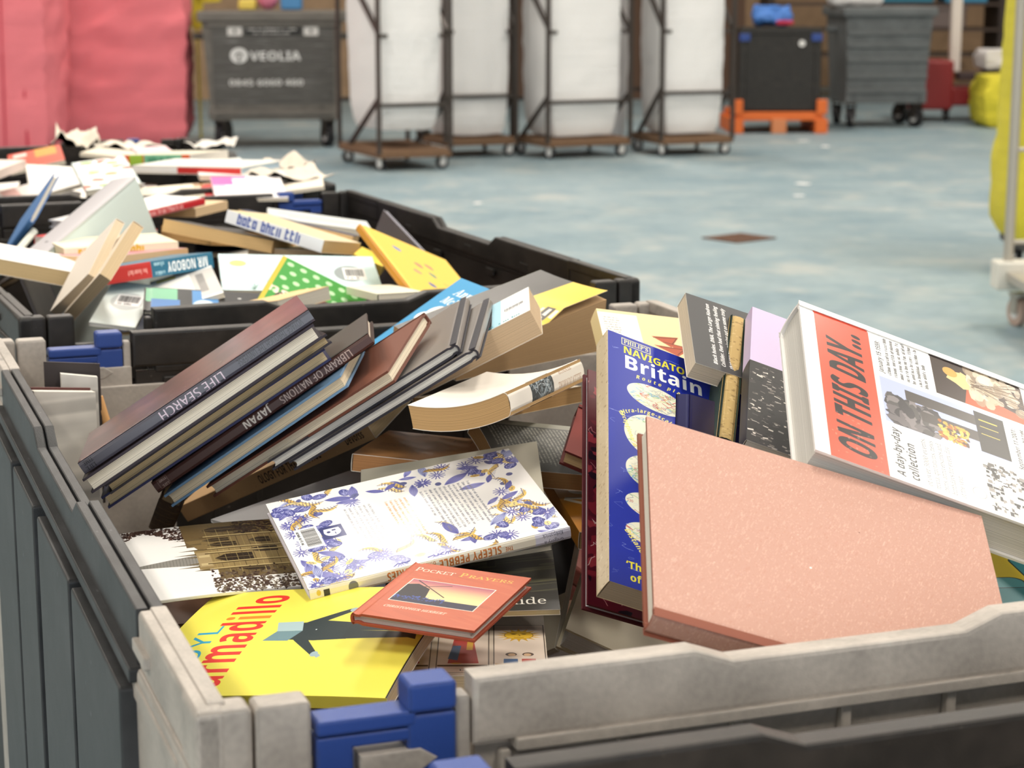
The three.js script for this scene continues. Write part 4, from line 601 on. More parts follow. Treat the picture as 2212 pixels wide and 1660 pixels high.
book('anna', 'sky blue paperback with white script title and a white cloud', GA, { kind: 'soft', ppm: 2.6, pages: 0xe9d8bf, rough: 0.4, print(c, w, h, t) { fillAll(c, w, h, t, '#3f9cd0'); const X = w + t; txt(c, 'Anna', X + w * 0.2, 32, 20, '#f6f8fa', 'serif', { style: 'italic bold' }); txt(c, 'McPartlin', X + w * 0.16, 52, 20, '#f6f8fa', 'serif', { style: 'italic bold', fit: w * 0.7 }); for (const [x, y, r] of [[0.35, 0.46, 22], [0.6, 0.44, 24], [0.8, 0.5, 18], [0.48, 0.56, 20], [0.68, 0.57, 20], [0.22, 0.54, 15]]) oval(c, X + w * x, h * y, r, r * 0.8, '#f8f6f4'); txt(c, 'Low', X + w * 0.34, h * 0.56, 26, '#20364a', 'serif', { style: 'italic' }); glyphs(c, X + w * 0.14, h * 0.78, 70, 13, '#f6f8fa'); } });
book('tan_under', 'tan brown paperback lying flat in the shade behind the white picture book', GA, { kind: 'soft', ppm: 1.6, pages: 0xc08a58, print(c, w, h, t) { fillAll(c, w, h, t, '#b98552'); lines(c, w + t + 12, h * 0.5, 40, 4, 6, 4, '#7a4f2c'); c.strokeStyle = '#3c2a20'; c.lineWidth = 0.8; c.strokeRect(w + t + w * 0.7, h * 0.12, 20, 14); lines(c, w + t + w * 0.72, h * 0.15, 16, 3, 4, 3, '#3c2a20'); } });
book('yellow_teal', 'yellow book with rounded teal shapes, low beside the salmon hardback', GR, { kind: 'soft', ppm: 2, pages: 0xe8dfc8, rough: 0.4, print(c, w, h, t) { fillAll(c, w, h, t, '#e2c62c'); const X = w + t; for (const [x, y, ww, hh, col] of [[0.05, 0.3, 0.5, 0.25, '#4f9aa0'], [0.1, 0.4, 0.55, 0.4, '#2f7f86'], [0.6, 0.1, 0.3, 0.3, '#2f7f86']]) { c.fillStyle = '#1c2a2c'; c.beginPath(); c.roundRect(X + w * x - 1.5, h * y - 1.5, w * ww + 3, h * hh + 3, 12); c.fill(); c.fillStyle = col; c.beginPath(); c.roundRect(X + w * x, h * y, w * ww, h * hh, 11); c.fill(); } } });
book('black_under', 'black covered book with tan pages wedged under the thick white hardback', GR, { kind: 'soft', color: 0x26221f, edge: '#1f1b19', pages: 0xc9b592, rough: 0.4 });

// ---------------------------------------------------------------- books in the two black boxes
const GB = 'paperbacks and picture books heaped in the middle black box', GC = 'glossy books heaped in the furthest black box';
// s: [background, spine colour, [[x0, y0, x1, y1, colour] of the front ...], spine text, text colour]
const simple = (bg, spine, rects = [], st = null, sc = '#fff', ex = null) => (c, w, h, t) => {
  fillAll(c, w, h, t, bg); if (spine) { c.fillStyle = spine; c.fillRect(w - 0.5, 0, t + 1, h); }
  for (const [x0, y0, x1, y1, col] of rects) for (const X of [w + t, 0]) { c.fillStyle = col; c.fillRect(X + x0 * w, y0 * h, (x1 - x0) * w, (y1 - y0) * h); }
  if (st) spineGlyphs(c, w, t, h * 0.12, h * 0.7, t * st, sc);
  if (ex) ex(c, w, h, t);
};
const B = (id, label, kind, print, o = {}) => book(id, label, GB, { kind, ppm: 1.3, print: typeof print === 'function' ? print : null, color: typeof print === 'function' ? undefined : print, ...o });
B('mr_nobody', 'paperback with a teal and red spine and upside-down white letters', 'soft', (c, w, h, t) => { fillAll(c, w, h, t, '#2c6e8c'); c.fillStyle = '#c22f2c'; c.fillRect(w - 1, h * 0.58, t + 2, h); spineText(c, 'MR NOBODY', w, t, h * 0.05, t * 0.62, '#fff', 'sans-serif', { style: 'bold', fit: h * 0.38 }); spineGlyphs(c, w, t, h * 0.46, h * 0.11, t * 0.3, '#bfe0ea', t * 0.2); spineGlyphs(c, w, t, h * 0.46, h * 0.11, t * 0.3, '#bfe0ea', -t * 0.2); spineGlyphs(c, w, t, h * 0.62, h * 0.2, t * 0.3, '#f0b8b0'); }, { pages: 0xe8d4b4, ppm: 2 });
B('pink_cover', 'paperback with a faded pink cover lying behind the teal spine', 'soft', simple('#c98f92', '#e2b98c', [[0.1, 0.2, 0.9, 0.6, '#b56a78'], [0.3, 0.3, 0.8, 0.5, '#d9aeb0']]), { pages: 0xeac79a });
B('yellow_letters', 'cream paperback with fat yellow letters along its spine', 'soft', simple('#f2e6c4', '#f4ecd2', [], 1.1, '#e2b820'), { pages: 0xf0e0bd });
B('white_left', 'white covered paperback with tan pages at the left of the box', 'soft', 0xf6f0ea, { pages: 0xe2c491, edge: '#f4eee6' });
B('fan_one', 'loose cream paperback standing on edge, left of the two fanned ones', 'soft', 0xf2e6d8, { pages: 0xf0dcbc });
B('fan_two', 'loose tan paperback standing on edge, right of the two fanned ones', 'soft', 0xeedcc4, { pages: 0xeccfa4 });
B('mint_barcode', 'pale mint picture book with a barcode drawn as a can', 'sheet', simple('#eaf4f2', null, [], null, null, (c, w, h, t) => { const X = w + t; oval(c, X + w * 0.55, h * 0.45, w * 0.36, h * 0.2, '#c9cfcf'); barcode(c, X + w * 0.3, h * 0.3, w * 0.55, h * 0.24); }), { pages: 0xf4f4ee });
B('white_photo', 'white picture book with a grey photo strip, beside the aqua one', 'sheet', simple('#f7f5f0', null, [[0.62, 0.1, 1, 0.95, '#cfcac4'], [0.7, 0.2, 0.82, 0.8, '#8f8a86'], [0.1, 0.05, 0.4, 0.12, '#e8d24a']]));
B('blue_green', 'black book with green and blue picture squares along the front wall', 'hard', simple('#211f20', null, [[0.0, 0.02, 0.28, 0.6, '#7cc29a'], [0.28, 0.02, 0.4, 0.5, '#1c1a1a'], [0.06, 0.5, 0.3, 1, '#3f7cc0'], [0.4, 0.04, 0.62, 1, '#3f86c4']], null, null, (c, w, h, t) => { oval(c, w + t + w * 0.5, h * 0.75, w * 0.1, h * 0.3, '#c9d8e2'); oval(c, w + t + w * 0.8, h * 0.3, 3, 3, '#f4f4f0'); }), { edge: '#1c1a1a' });
B('aqua_picture', 'wide pale aqua picture book with an orange sun and a barcode', 'sheet', simple('#d5eef2', null, [[0.36, 0.05, 0.62, 1, '#eaf6f4']], null, null, (c, w, h, t) => { const X = w + t; oval(c, X + w * 0.12, h * 0.26, w * 0.055, h * 0.09, '#f0c06a'); speckle(c, X, 0, w, h, 40, ['#f0cf8a', '#9cc7d0'], 1, 2.4); oval(c, X + w * 0.82, h * 0.5, w * 0.1, h * 0.22, '#8f9a9c'); barcode(c, X + w * 0.78, h * 0.34, w * 0.14, h * 0.32); lines(c, X + w * 0.24, h * 0.5, w * 0.12, 8, 7, 5, '#6a9aa8'); for (let i = 0; i < 12; i++) stroke(c, [[X + w * 0.2, h * 0.98], [X + w * rr(0.14, 0.26), h * rr(0.8, 0.95)]], '#3f6a5a', 1); }));
B('white_behind', 'plain white book corner standing up behind the aqua picture book', 'sheet', 0xfaf6ee);
B('green_polka', 'grass green book with white polka dots and two round dark heads', 'sheet', simple('#3f9a3c', null, [], null, null, (c, w, h, t) => { const X = w + t; for (let i = 0; i < 7; i++) for (let j = 0; j < 9; j++) oval(c, X + w * (0.12 + i * 0.15 + (j % 2) * 0.07), h * (0.08 + j * 0.12), 6, 6, '#bfe4b4'); oval(c, X + w * 0.3, h * 0.62, w * 0.17, h * 0.12, '#2a1c18'); oval(c, X + w * 0.66, h * 0.5, w * 0.2, h * 0.14, '#5e1c22'); oval(c, X + w * 0.75, h * 0.72, w * 0.2, h * 0.15, '#b5226a'); txt(c, 'ns', X + w * 0.02, h * 0.58, 34, '#f4d9d0', 'sans-serif', { style: 'bold' }); c.fillStyle = '#d8b83a'; c.fillRect(X, 0, w * 0.05, h); }), { edge: '#2f7a2e' });
B('tan_corner', 'grey tan paperback corner rising over the front wall of the black box', 'soft', 0xe6c490, { pages: 0xd0cabd });
B('cream_right', 'cream picture book lying flat against the front wall of the black box', 'sheet', simple('#f2ecd6', null, [[0.3, 0.3, 0.7, 0.5, '#e2d2c8']]), { edge: '#4a5a44' });
B('yellow_board', 'big bright yellow board book with small blue drawings, leaning at the right', 'hard', simple('#f2c637', '#c98a2a', [], null, null, (c, w, h, t) => { const X = w + t; for (const [x, y, col] of [[0.3, 0.22, '#5b7fc0'], [0.45, 0.4, '#b57a5a'], [0.35, 0.55, '#c98a6a'], [0.55, 0.5, '#6a8a6a'], [0.42, 0.72, '#4a5a9a'], [0.6, 0.35, '#d9785a']]) blot(c, X + w * x, h * y, 9, 7, col, 0.5); lines(c, X + w * 0.62, h * 0.6, w * 0.3, 5, 8, 6, '#d89a2a'); }), { edge: '#b5742a', pages: 0xe0b04a });
B('grey_slate', 'thin slate grey hardback standing upright by the far wall', 'hard', 0x4b464c, { edge: '#a8a6b0', pages: 0xbab8c0, rough: 0.35 });
B('yellow_small', 'small yellow paperback wedged left of the yellow board book', 'soft', 0xf0d03a, { pages: 0xe8cf70 });
B('green_edge', 'book with a dark green spine lying left of the yellow board book', 'soft', simple('#d9c4a4', '#2c5a3a', [[0, 0, 1, 0.5, '#3b6b4a']]), { pages: 0xd9bd98 });
B('pale_text', 'pale grey book with faint type lying along the rear wall', 'soft', simple('#dfe3e2', null, [[0.1, 0.3, 0.9, 0.42, '#c2c8c8'], [0.2, 0.55, 0.8, 0.62, '#c9b8ac']]), { pages: 0xf0e6d2 });
B('tan_long_one', 'tan-paged paperback lying right of the blue-lettered spine', 'soft', 0x2b2d4a, { pages: 0xf2cf98, edge: '#e8c894' });
B('blue_spine', 'paperback with a white spine and hazy blue letters', 'soft', simple('#e6d2a8', '#eef0f4', [], 1, '#4a5fa8'), { pages: 0xe8c690, ppm: 2 });
B('tan_long_two', 'tan-paged paperback lying under the blue-lettered spine', 'soft', 0x46403a, { pages: 0xf0c88c, edge: '#e2be88' });
B('tan_block', 'short tan-paged paperback behind the red paperback', 'soft', 0x3a3634, { pages: 0xd9ab6c, edge: '#cfa56c' });
B('red_white', 'long white book with a red spine lying over the rear wall', 'hard', simple('#faf6f2', '#c9252c', [], 0.7, '#f2c8c4'), { pages: 0xf6ece4, edge: '#f4eeea' });
B('blue_left', 'slim blue book standing at the left edge of the black box', 'hard', 0x4f7fb8, { edge: '#3f6ea8' });
B('dark_left', 'slim dark green and white book beside the slim blue one', 'hard', simple('#26403c', '#e2e6d8', [[0, 0, 1, 0.3, '#d9a23a']]), { edge: '#26403c' });
B('cream_edge', 'cream-paged hardback leaning beside the long grey spine', 'hard', 0x3f2f26, { pages: 0xf4dcb8, edge: '#4a3a2e' });
B('red_paper', 'bright red paperback with grey white pages in the middle of the heap', 'soft', 0xcf2a2a, { pages: 0xe9dad2 });
B('tan_mid', 'small tan paperback resting on the rear wall beside the long white book', 'soft', 0xe8caa0, { pages: 0xe6c08c });
B('navy_flat', 'dark navy hardback buried in the shade under the tan-paged ones', 'hard', 0x23263c, { pages: 0xe6d6b8, edge: '#1c1f30' });
const Cb = (id, label, kind, print, o = {}) => book(id, label, GC, { kind, ppm: 1, print: typeof print === 'function' ? print : null, color: typeof print === 'function' ? undefined : print, ...o });
const dishes = (bg) => simple(bg, null, [], null, null, (c, w, h, t) => { const X = w + t; for (let i = 0; i < 14; i++) { const x = X + rnd() * w, y = rnd() * h; oval(c, x, y, 24, 24, '#f6f4f0'); blot(c, x, y, 16, 16, ['#d9823a', '#c2502a', '#e8b84a', '#7fa84a', '#8a4a2a'][i % 5]); } });
B('grey_long', 'tall book leaning with its long pale grey spine upwards', 'hard', (c, w, h, t) => { dishes('#c9d6d2')(c, w, h, t); c.fillStyle = '#c2bdc0'; c.fillRect(w - 1, 0, t + 2, h); oval(c, w + t / 2, h * 0.2, 2, 3, '#5a565a'); }, { pages: 0xe6ddcf, edge: '#bdb8ba', round: 0.003 });
Cb('egg_cover', 'cookbook with round plates of food on its pale cover', 'sheet', dishes('#c9d6d2'), { ppm: 1.6 });
Cb('white_flat', 'large white magazine lying flat left of the cookbook', 'sheet', 0xfaf4ec);
Cb('white_strip', 'narrow white brochure with pink flowers at its left end', 'sheet', simple('#f7f0ea', null, [[0, 0.75, 0.7, 0.95, '#e6b8b0']]));
Cb('photo_black', 'magazine with a black and cream photo peeping from under white ones', 'sheet', simple('#3a332c', null, [[0.1, 0.2, 0.25, 0.9, '#d9ccb0'], [0.4, 0.1, 0.5, 0.9, '#c2b496'], [0.6, 0.3, 0.72, 0.95, '#e2d6bc']]));
Cb('orange_spine', 'thick orange book with a mint green label on its spine', 'soft', simple('#e8e2cc', '#e8632c', [], null, null, (c, w, h, t) => { c.fillStyle = '#7fc8a0'; c.fillRect(w, h * 0.32, t, h * 0.56); c.fillStyle = '#a8cf4a'; c.fillRect(w, h * 0.1, t, h * 0.2); spineGlyphs(c, w, t, h * 0.38, h * 0.4, t * 0.6, '#3f8a66'); }), { pages: 0xf4ece0 });
Cb('red_spine', 'large flat book with a red and white spine', 'hard', simple('#f2f0ec', '#d0302c', [[0.1, 0.1, 0.9, 0.9, '#e6ecea']], null, null, (c, w, h, t) => { c.fillStyle = '#f2f0ec'; c.fillRect(w - 0.5, 0, t + 1, h * 0.42); }), { pages: 0xbcd2e2 });
Cb('magenta_white', 'glossy white magazine with a magenta corner', 'sheet', simple('#fdf8f8', null, [[0, 0, 0.3, 0.4, '#e05ab0'], [0, 0.4, 0.18, 0.7, '#f4c8d8'], [0.3, 0, 0.5, 0.12, '#e88ac4'], [0.05, 0.85, 0.3, 1, '#f0a8c8']]));
Cb('cream_red', 'cream book with a bright red band at its right end', 'hard', simple('#f6ead0', '#c9322e', [[0.76, 0.1, 1, 0.9, '#d8302e'], [0.3, 0.4, 0.4, 0.6, '#9aa0a8'], [0.68, 0, 0.8, 0.2, '#b58a5a']]), { edge: '#d9453c' });
Cb('food_photo', 'dark magazine with a close-up food photo', 'sheet', dishes('#3a2018'));
Cb('orange_red', 'red and orange picture book by the pink bag', 'sheet', simple('#e2543a', null, [[0.5, 0, 0.9, 0.5, '#f0a03a'], [0.1, 0.1, 0.35, 0.3, '#f4e0d8']]));
Cb('pink_pages', 'book with pale pink page edges at the left of the heap', 'soft', 0xf0ddd4, { pages: 0xf0c4b0 });
Cb('white_stack', 'upper of the two white catalogues at the far right of the heap', 'sheet', simple('#f6f6f0', null, [[0.2, 0.2, 0.6, 0.5, '#d0d8cc']]));
Cb('white_stack_two', 'lower of the two white catalogues at the far right of the heap', 'sheet', simple('#f4f4f0', null, [[0.6, 0.3, 0.9, 0.9, '#bcd8d8']]));
Cb('pink_thin', 'thin pale pink leaflet on top at the far end', 'sheet', 0xf4cfd4);
Cb('cream_far', 'cream leaflet at the far end next to the torn papers', 'sheet', 0xe6dcc8);
Cb('teal_white', 'white brochure with a teal edge by the right wall', 'sheet', simple('#eef4f0', null, [[0, 0.8, 1, 1, '#5aa8a8']]));
Cb('cream_corner', 'plain cream leaflet lying on the corner of the furthest box', 'sheet', 0xf0e4d2);
Cb('left_white', 'white leaflet at the left edge under the narrow brochure', 'sheet', 0xf2ece4);
// torn and crumpled paper on the far heap
function crumple(x, y, z, s, sx, sy, sz, label, name = 'torn_paper', col = 0xe9dfcf) {
  const g = new THREE.PlaneGeometry(1, 1, 14, 14); g.rotateX(-PI / 2); const p = g.attributes.position;
  for (let i = 0; i < p.count; i++) { const a = p.getX(i), b = p.getZ(i), n = perlin.noise(a * 2.2 + s, b * 2.2, s * 1.7), m = 1 + 0.25 * perlin.noise(a * 3, b * 3, s); p.setXYZ(i, a * sx * m, sy * (0.55 * Math.abs(n) + 0.5 * Math.max(0, perlin.noise(a * 3 + s, b * 3, 3 * s))), b * sz * m); }
  g.computeVertexNormals(); const low = g.clone(); low.translate(0, -0.0015, 0); const idx = low.index.array; for (let i = 0; i < idx.length; i += 3) { const q = idx[i]; idx[i] = idx[i + 1]; idx[i + 1] = q; }
  const o = part(numbered(name), [g, low], plainMat(col, 0.85), scene); o.position.set(x, y, z); o.rotation.y = s; return tag(o, label, 'paper', 'torn papers on the furthest box');
}
crumple(0.52, 1.0, -4.42, 1.3, 0.16, 0.13, 0.12, 'upright torn cream paper in front of the second pink bag');
crumple(0.66, 1.0, -4.3, 2.1, 0.2, 0.06, 0.14, 'flatter torn paper beside the upright torn one');
crumple(0.86, 1.005, -3.34, 0.4, 0.18, 0.06, 0.16, 'crumpled cream paper draped over the box corner nearest the trolleys', 'torn_paper', 0xe2d6c6);
crumple(0.9, 1.0, -3.6, 2.6, 0.12, 0.07, 0.2, 'crumpled paper lying on the right wall of the furthest box', 'torn_paper', 0xddd0c0);
crumple(0.88, 1.0, -4.3, 0.9, 0.12, 0.06, 0.12, 'small crumpled white scrap at the far corner', 'torn_paper', 0xe6e0d8);
// an open notebook standing by the left wall, and a rolled scrap
{
  const t = thing('open_book', 'open book with blank white pages standing against the left wall', 'book', [0.085, 0.815, -1.24], 0);
  const leaf = (x0, z0, x1, z1, y0, y1, y2, thick) => { const s = new THREE.Shape(); s.moveTo(0, y0); s.lineTo(1, y0); s.lineTo(1, y2); s.lineTo(0, y1); s.closePath(); const g = new THREE.ExtrudeGeometry(s, { depth: thick, bevelEnabled: false }); const len = Math.hypot(x1 - x0, z1 - z0); g.scale(len, 1, 1); g.rotateY(-Math.atan2(z1 - z0, x1 - x0)); return g.translate(x0, 0, z0); };
  part('page_block', [leaf(-0.055, 0.06, 0.02, 0.04, 0, 0.165, 0.155, 0.012)], pageMat(0xfbf4e8), t);
  part('page_block', [leaf(-0.012, 0.0, 0.032, 0.0, 0, 0.172, 0.165, 0.01)], pageMat(0xfbf6ec), t);
  part('cover', [leaf(-0.058, 0.056, 0.018, 0.036, 0, 0.168, 0.158, 0.003)], plainMat(0x5a2f2a), t); part('cover', [leaf(-0.03, -0.012, 0.038, -0.012, 0, 0.185, 0.178, 0.003)], plainMat(0x3a3230), t);
  const s = thing('paper_scrap', 'small scorched roll of paper beside the open blank book', 'paper', [0.135, 0.89, -1.25], 0.3);
  part('roll', rod([0, 0, 0], [-0.012, 0.06, -0.01], 0.006), plainMat(0xd9a56a), s); part('tip', rod([0.004, -0.02, 0.004], [0, 0.0, 0], 0.0065), plainMat(0xf4efe6), s);
}
// buried books carrying the heaps
reseed(404);
const buriedTones = [0x6b4a35, 0x3a3f52, 0x8a7a66, 0x7a3a30, 0xb59c78, 0x2f3a34];
function buried(cx, cz, turn, y, n, box, where) {
  for (let i = 0; i < n; i++) {
    const g = new THREE.Group(); g.name = numbered('buried_book'); scene.add(g); tag(g, 'dull book buried deep in the shade of the ' + where, 'book', 'books buried in the ' + where);
    const w = rr(0.11, 0.14), h = rr(0.19, 0.23), t = rr(0.018, 0.03), cols = n < 8 ? 2 : 4, rows = Math.ceil(n / cols), gx = ((i % cols) + 0.5) / cols - 0.5, gz = (Math.floor(i / cols) + 0.5) / rows - 0.5;
    g.position.set(cx + gx * box[0], y + t / 2, cz + gz * box[1]); g.rotation.set(-PI / 2, 0, turn + rr(-0.08, 0.08));
    const c = new THREE.Mesh(coverGeometry(w, h, t, 0.002, 0.004, 0, 1, 1, null), [plainMat(buriedTones[i % 6]), plainMat(buriedTones[i % 6])]); c.name = 'cover'; g.add(c);
    const q = new THREE.Mesh(pageGeometry(w, h, t, 0.002, 0.003, 0.002, 1, 1, null), pageMat(0xcdb68c)); q.name = 'page_block'; g.add(q);
  }
}

for (const y of [0.621, 0.653, 0.685]) buried(0.48, -0.72, 0, y, 16, [0.74, 1.2], 'grey-cornered box');
for (const y of [0.72, 0.755]) buried(0.72, -0.36, 0, y, 4, [0.34, 0.5], 'grey-cornered box');
for (const y of [0.621, 0.76]) buried(0.5, -2.35, 0.05, y, 16, [0.72, 1.15], 'middle black box');
buried(0.45, -3.9, 0.05, 0.8, 16, [0.72, 1.15], 'furthest black box');

// ---------------------------------------------------------------- the far side of the hall
const FACE = -0.345;                                     // turned to the camera's side of the hall
function wheel(parent, x, z, r, wm = M.rubber, plate = M.steel, yaw = 0) {
  const g = new THREE.Group(); g.name = 'caster'; g.position.set(x, 0, z); g.rotation.y = yaw; parent.add(g);
  part('tyre', new THREE.CylinderGeometry(r, r, r * 0.55, 18).rotateZ(PI / 2).translate(0, r, 0), wm, g);
  part('hub', new THREE.CylinderGeometry(r * 0.5, r * 0.5, r * 0.6, 12).rotateZ(PI / 2).translate(0, r, 0), M.white, g);
  part('fork', [bx(-r * 0.45, r * 0.9, -r * 0.35, -r * 0.34, r * 2.3, r * 0.5), bx(r * 0.34, r * 0.9, -r * 0.35, r * 0.45, r * 2.3, r * 0.5), bx(-r * 0.5, r * 2.2, -r * 0.5, r * 0.5, r * 2.4, r * 0.6)], plate, g);
}
// a filled sack: a rounded box with folds; top open above the frame
function sackGeometry(w, h, d, s, amp, bulge, taper = 0, nx = 22, ny = 34) {
  const g = new THREE.BoxGeometry(w, h, d, nx, ny, Math.round(nx * 0.7)); const p = g.attributes.position;
  for (let i = 0; i < p.count; i++) {
    let x = p.getX(i) / (w / 2), y = p.getY(i) / (h / 2), z = p.getZ(i) / (d / 2); const k = (y + 1) / 2;
    const l = Math.max(Math.abs(x), Math.abs(z), 1e-6), q = Math.hypot(x, z) || 1, rd = 0.78 + 0.22 * (l / q); x *= rd; z *= rd;                       // round the upright edges
    const foot = Math.min(1, Math.max(0, k / 0.1)), rf = 0.86 + 0.14 * Math.sqrt(foot); const b = 1 + bulge * Math.sin(Math.min(1, k * 1.1) * PI) - taper * (1 - k);
    const n = fbm(x * 1.3 + s, y * 3.2 * h, z * 1.3 - s), f = 0.6 * perlin.noise(x * 2 + s, y * 8 * h + 1.5 * perlin.noise(x * 3, y * 2, s), z * 2);
    const m = 1 + amp * (n + f); p.setXYZ(i, x * (w / 2) * rf * b * m, (y + 1) * h / 2 + amp * 0.3 * n, z * (d / 2) * rf * b * m);
  }
  g.computeVertexNormals(); return g;
}
const weave = (hex) => mat(hex, 0.78, { bumpMap: scaled(grain, 30), bumpScale: 0.002 });
const pinkM = weave(0xee7f88), whiteM = weave(0xf6f4f3), yellowM = weave(0xe0d23a), grubby = weave(0xe9e6e6);
// pink bags
{
  const a = thing('bulk_bag', 'tall creased pink sack cut by the frame edge, nearer of the two pink ones', 'bulk bag', [1.3, 0, -16.1], FACE, 'pink sacks behind the boxes');
  part('sack', sackGeometry(1.35, 2.5, 0.9, 3.3, 0.06, 0.03, 0), pinkM, a); part('seam', [bar([0.47, 0.1, 0.42], [0.44, 2.4, 0.4], 0.02), bar([0.3, 0.1, 0.47], [0.33, 2.4, 0.45], 0.012)], mat(0xc23d50, 0.8), a);
  const b = thing('bulk_bag', 'plump pink sack with sagging folds standing beside the grey wheeled bin', 'bulk bag', [2.62, 0, -16.72], FACE + 0.12, 'pink sacks behind the boxes');
  part('sack', sackGeometry(1.08, 1.9, 0.8, 8.1, 0.065, 0.04, 0), pinkM, b); part('strap', [bar([-0.47, 1.0, 0.2], [-0.62, 1.9, 0.3], 0.06, 0.02), rod([-0.1, 1.6, 0.46], [0.25, 1.52, 0.46], 0.02)], mat(0x2a2428, 0.8), b);
  const c = thing('tie_strap', 'yellow strap hanging between the plump pink sack and the bin', 'strap', [3.32, 0, -17.1], FACE); part('band', [bar([0, 1.0, 0], [0.02, 1.3, 0], 0.09, 0.03), bar([0.0, 1.26, 0], [0.22, 1.28, 0], 0.08, 0.03), bar([0, 0, -0.05], [0, 1.0, 0], 0.02, 0.02)], yellowM, c);
  const d = thing('pipe_stand', 'thin white upright pipe between the two pink sacks', 'pipe', [2.2, 0, -17.6], FACE); part('pipe', rod([0, 0, 0], [0, 2.2, 0], 0.045), M.white, d); part('foot', bx(-0.1, 0, -0.1, 0.1, 0.03, 0.1), M.steel, d);
}
// wheeled bins
function wheeledBin(label, pos, turn, w, print, ribs, hex) {
  const t = thing('wheeled_bin', label, 'bin', pos, turn, 'grey four-wheeled waste bins'); const d = 0.78, y0 = 0.24, y1 = 1.1, m = mat(hex, 0.55, { map: scaled(dirt, 1.2) });
  const g = new THREE.BoxGeometry(w, y1 - y0, d, 1, 6, 1), p = g.attributes.position; for (let i = 0; i < p.count; i++) { const k = p.getY(i) / (y1 - y0) + 0.5; p.setX(i, p.getX(i) * (0.9 + 0.1 * k)); p.setZ(i, p.getZ(i) * (0.84 + 0.16 * k)); } g.translate(0, (y0 + y1) / 2, 0); g.computeVertexNormals(); part('body', g, m, t);
  part('rim', [bx(-w / 2 - 0.04, y1 - 0.02, -d / 2 - 0.04, w / 2 + 0.04, y1 + 0.07, d / 2 + 0.04, 0.02)], m, t);
  const slope = Math.atan2(d * 0.08, y1 - y0), zAt = (y) => (d / 2) * (0.84 + 0.16 * (y - y0) / (y1 - y0));
  if (print) { const s = new THREE.PlaneGeometry(w * 0.86, 0.68).rotateX(slope).translate(0, 0.72, zAt(0.72) + 0.006); part('printed_panel', s, mat(0xffffff, 0.55, { map: canvasTexture(1024, 768, print) }), t); }
  for (const y of ribs) part('rib', bx(-w * 0.47, y - 0.022, zAt(y) - 0.02, w * 0.47, y + 0.022, zAt(y) + 0.02, 0.01), m, t);
  for (const s of [-1, 1]) { part('trunnion', rod([s * (w / 2 - 0.02), 0.95, 0], [s * (w / 2 + 0.1), 0.95, 0], 0.03), m, t); part('corner_rib', bx(s * w * 0.44 - 0.03, y0, zAt(y0) - 0.03, s * w * 0.44 + 0.03, y0 + 0.12, zAt(y0) + 0.02, 0.01), m, t); }
  for (const sx of [-1, 1]) for (const sz of [-1, 1]) wheel(t, sx * w * 0.38, sz * 0.26, 0.1, M.rubber, M.steel, sx * 0.4);
  return t;
}
wheeledBin('grey wheeled bin with white lettering and a ring logo', [3.83, 0, -16.25], FACE + 0.09, 1.2, (c, w, h) => {
  c.fillStyle = '#56534f'; c.fillRect(0, 0, w, h); c.globalAlpha = 0.08; for (let i = 0; i < 300; i++) oval(c, rnd() * w, rnd() * h, rr(20, 120), rr(2, 10), i % 2 ? '#000' : '#fff'); c.globalAlpha = 1;
  for (const x of [0.13, 0.76]) { c.fillStyle = '#dedad6'; c.fillRect(w * x, h * 0.02, w * 0.12, h * 0.12); oval(c, w * (x + 0.06), h * 0.085, 14, 18, '#33302d'); } c.fillStyle = '#23211f'; c.fillRect(w * 0.27, h * 0.02, w * 0.47, h * 0.12); glyphs(c, w * 0.29, h * 0.075, w * 0.42, 34, '#dedad6'); glyphs(c, w * 0.34, h * 0.12, w * 0.32, 26, '#dedad6');
  oval(c, w * 0.22, h * 0.39, 74, 74, '#ecebe9'); oval(c, w * 0.22, h * 0.39, 36, 36, '#56534f'); oval(c, w * 0.22, h * 0.41, 22, 30, '#ecebe9'); oval(c, w * 0.22, h * 0.44, 14, 26, '#56534f');
  txt(c, 'VEOLIA', w * 0.31, h * 0.45, 118, '#ecebe9', 'sans-serif', { style: 'bold', fit: w * 0.42 }); txt(c, '0845 6060 460', w * 0.13, h * 0.77, 82, '#dcdad7', 'sans-serif', { style: 'bold', fit: w * 0.62 });
}, [0.3, 1.06], 0x75716c);
wheeledBin('plain blue grey ribbed wheeled bin beside the black crate on orange feet', [10.0, 0, -16.5], FACE + 0.1, 0.86, null, [0.36, 0.5, 0.66, 0.8, 0.92], 0x6a7074);
{
  const t = thing('rubbish_sack', 'white filled sack lying on top of the plain ribbed bin', 'bag', [9.75, 1.185, -16.55], FACE); part('sack', sackGeometry(0.5, 0.28, 0.4, 1.2, 0.06, 0.1), whiteM, t);
  const u = thing('toy_bundle', 'small bundle of coloured plastic on the lettered bin', 'toy', [3.9, 1.175, -16.3], FACE); part('ball', new THREE.SphereGeometry(0.09, 16, 12).translate(-0.1, 0.09, 0), mat(0xd97f9a, 0.5), u); part('block', bx(0.02, 0, -0.06, 0.2, 0.12, 0.1, 0.02), mat(0x4a8ac0, 0.5), u); part('block', bx(-0.35, 0, -0.06, -0.2, 0.09, 0.1, 0.02), mat(0xe8d060, 0.5), u);
}
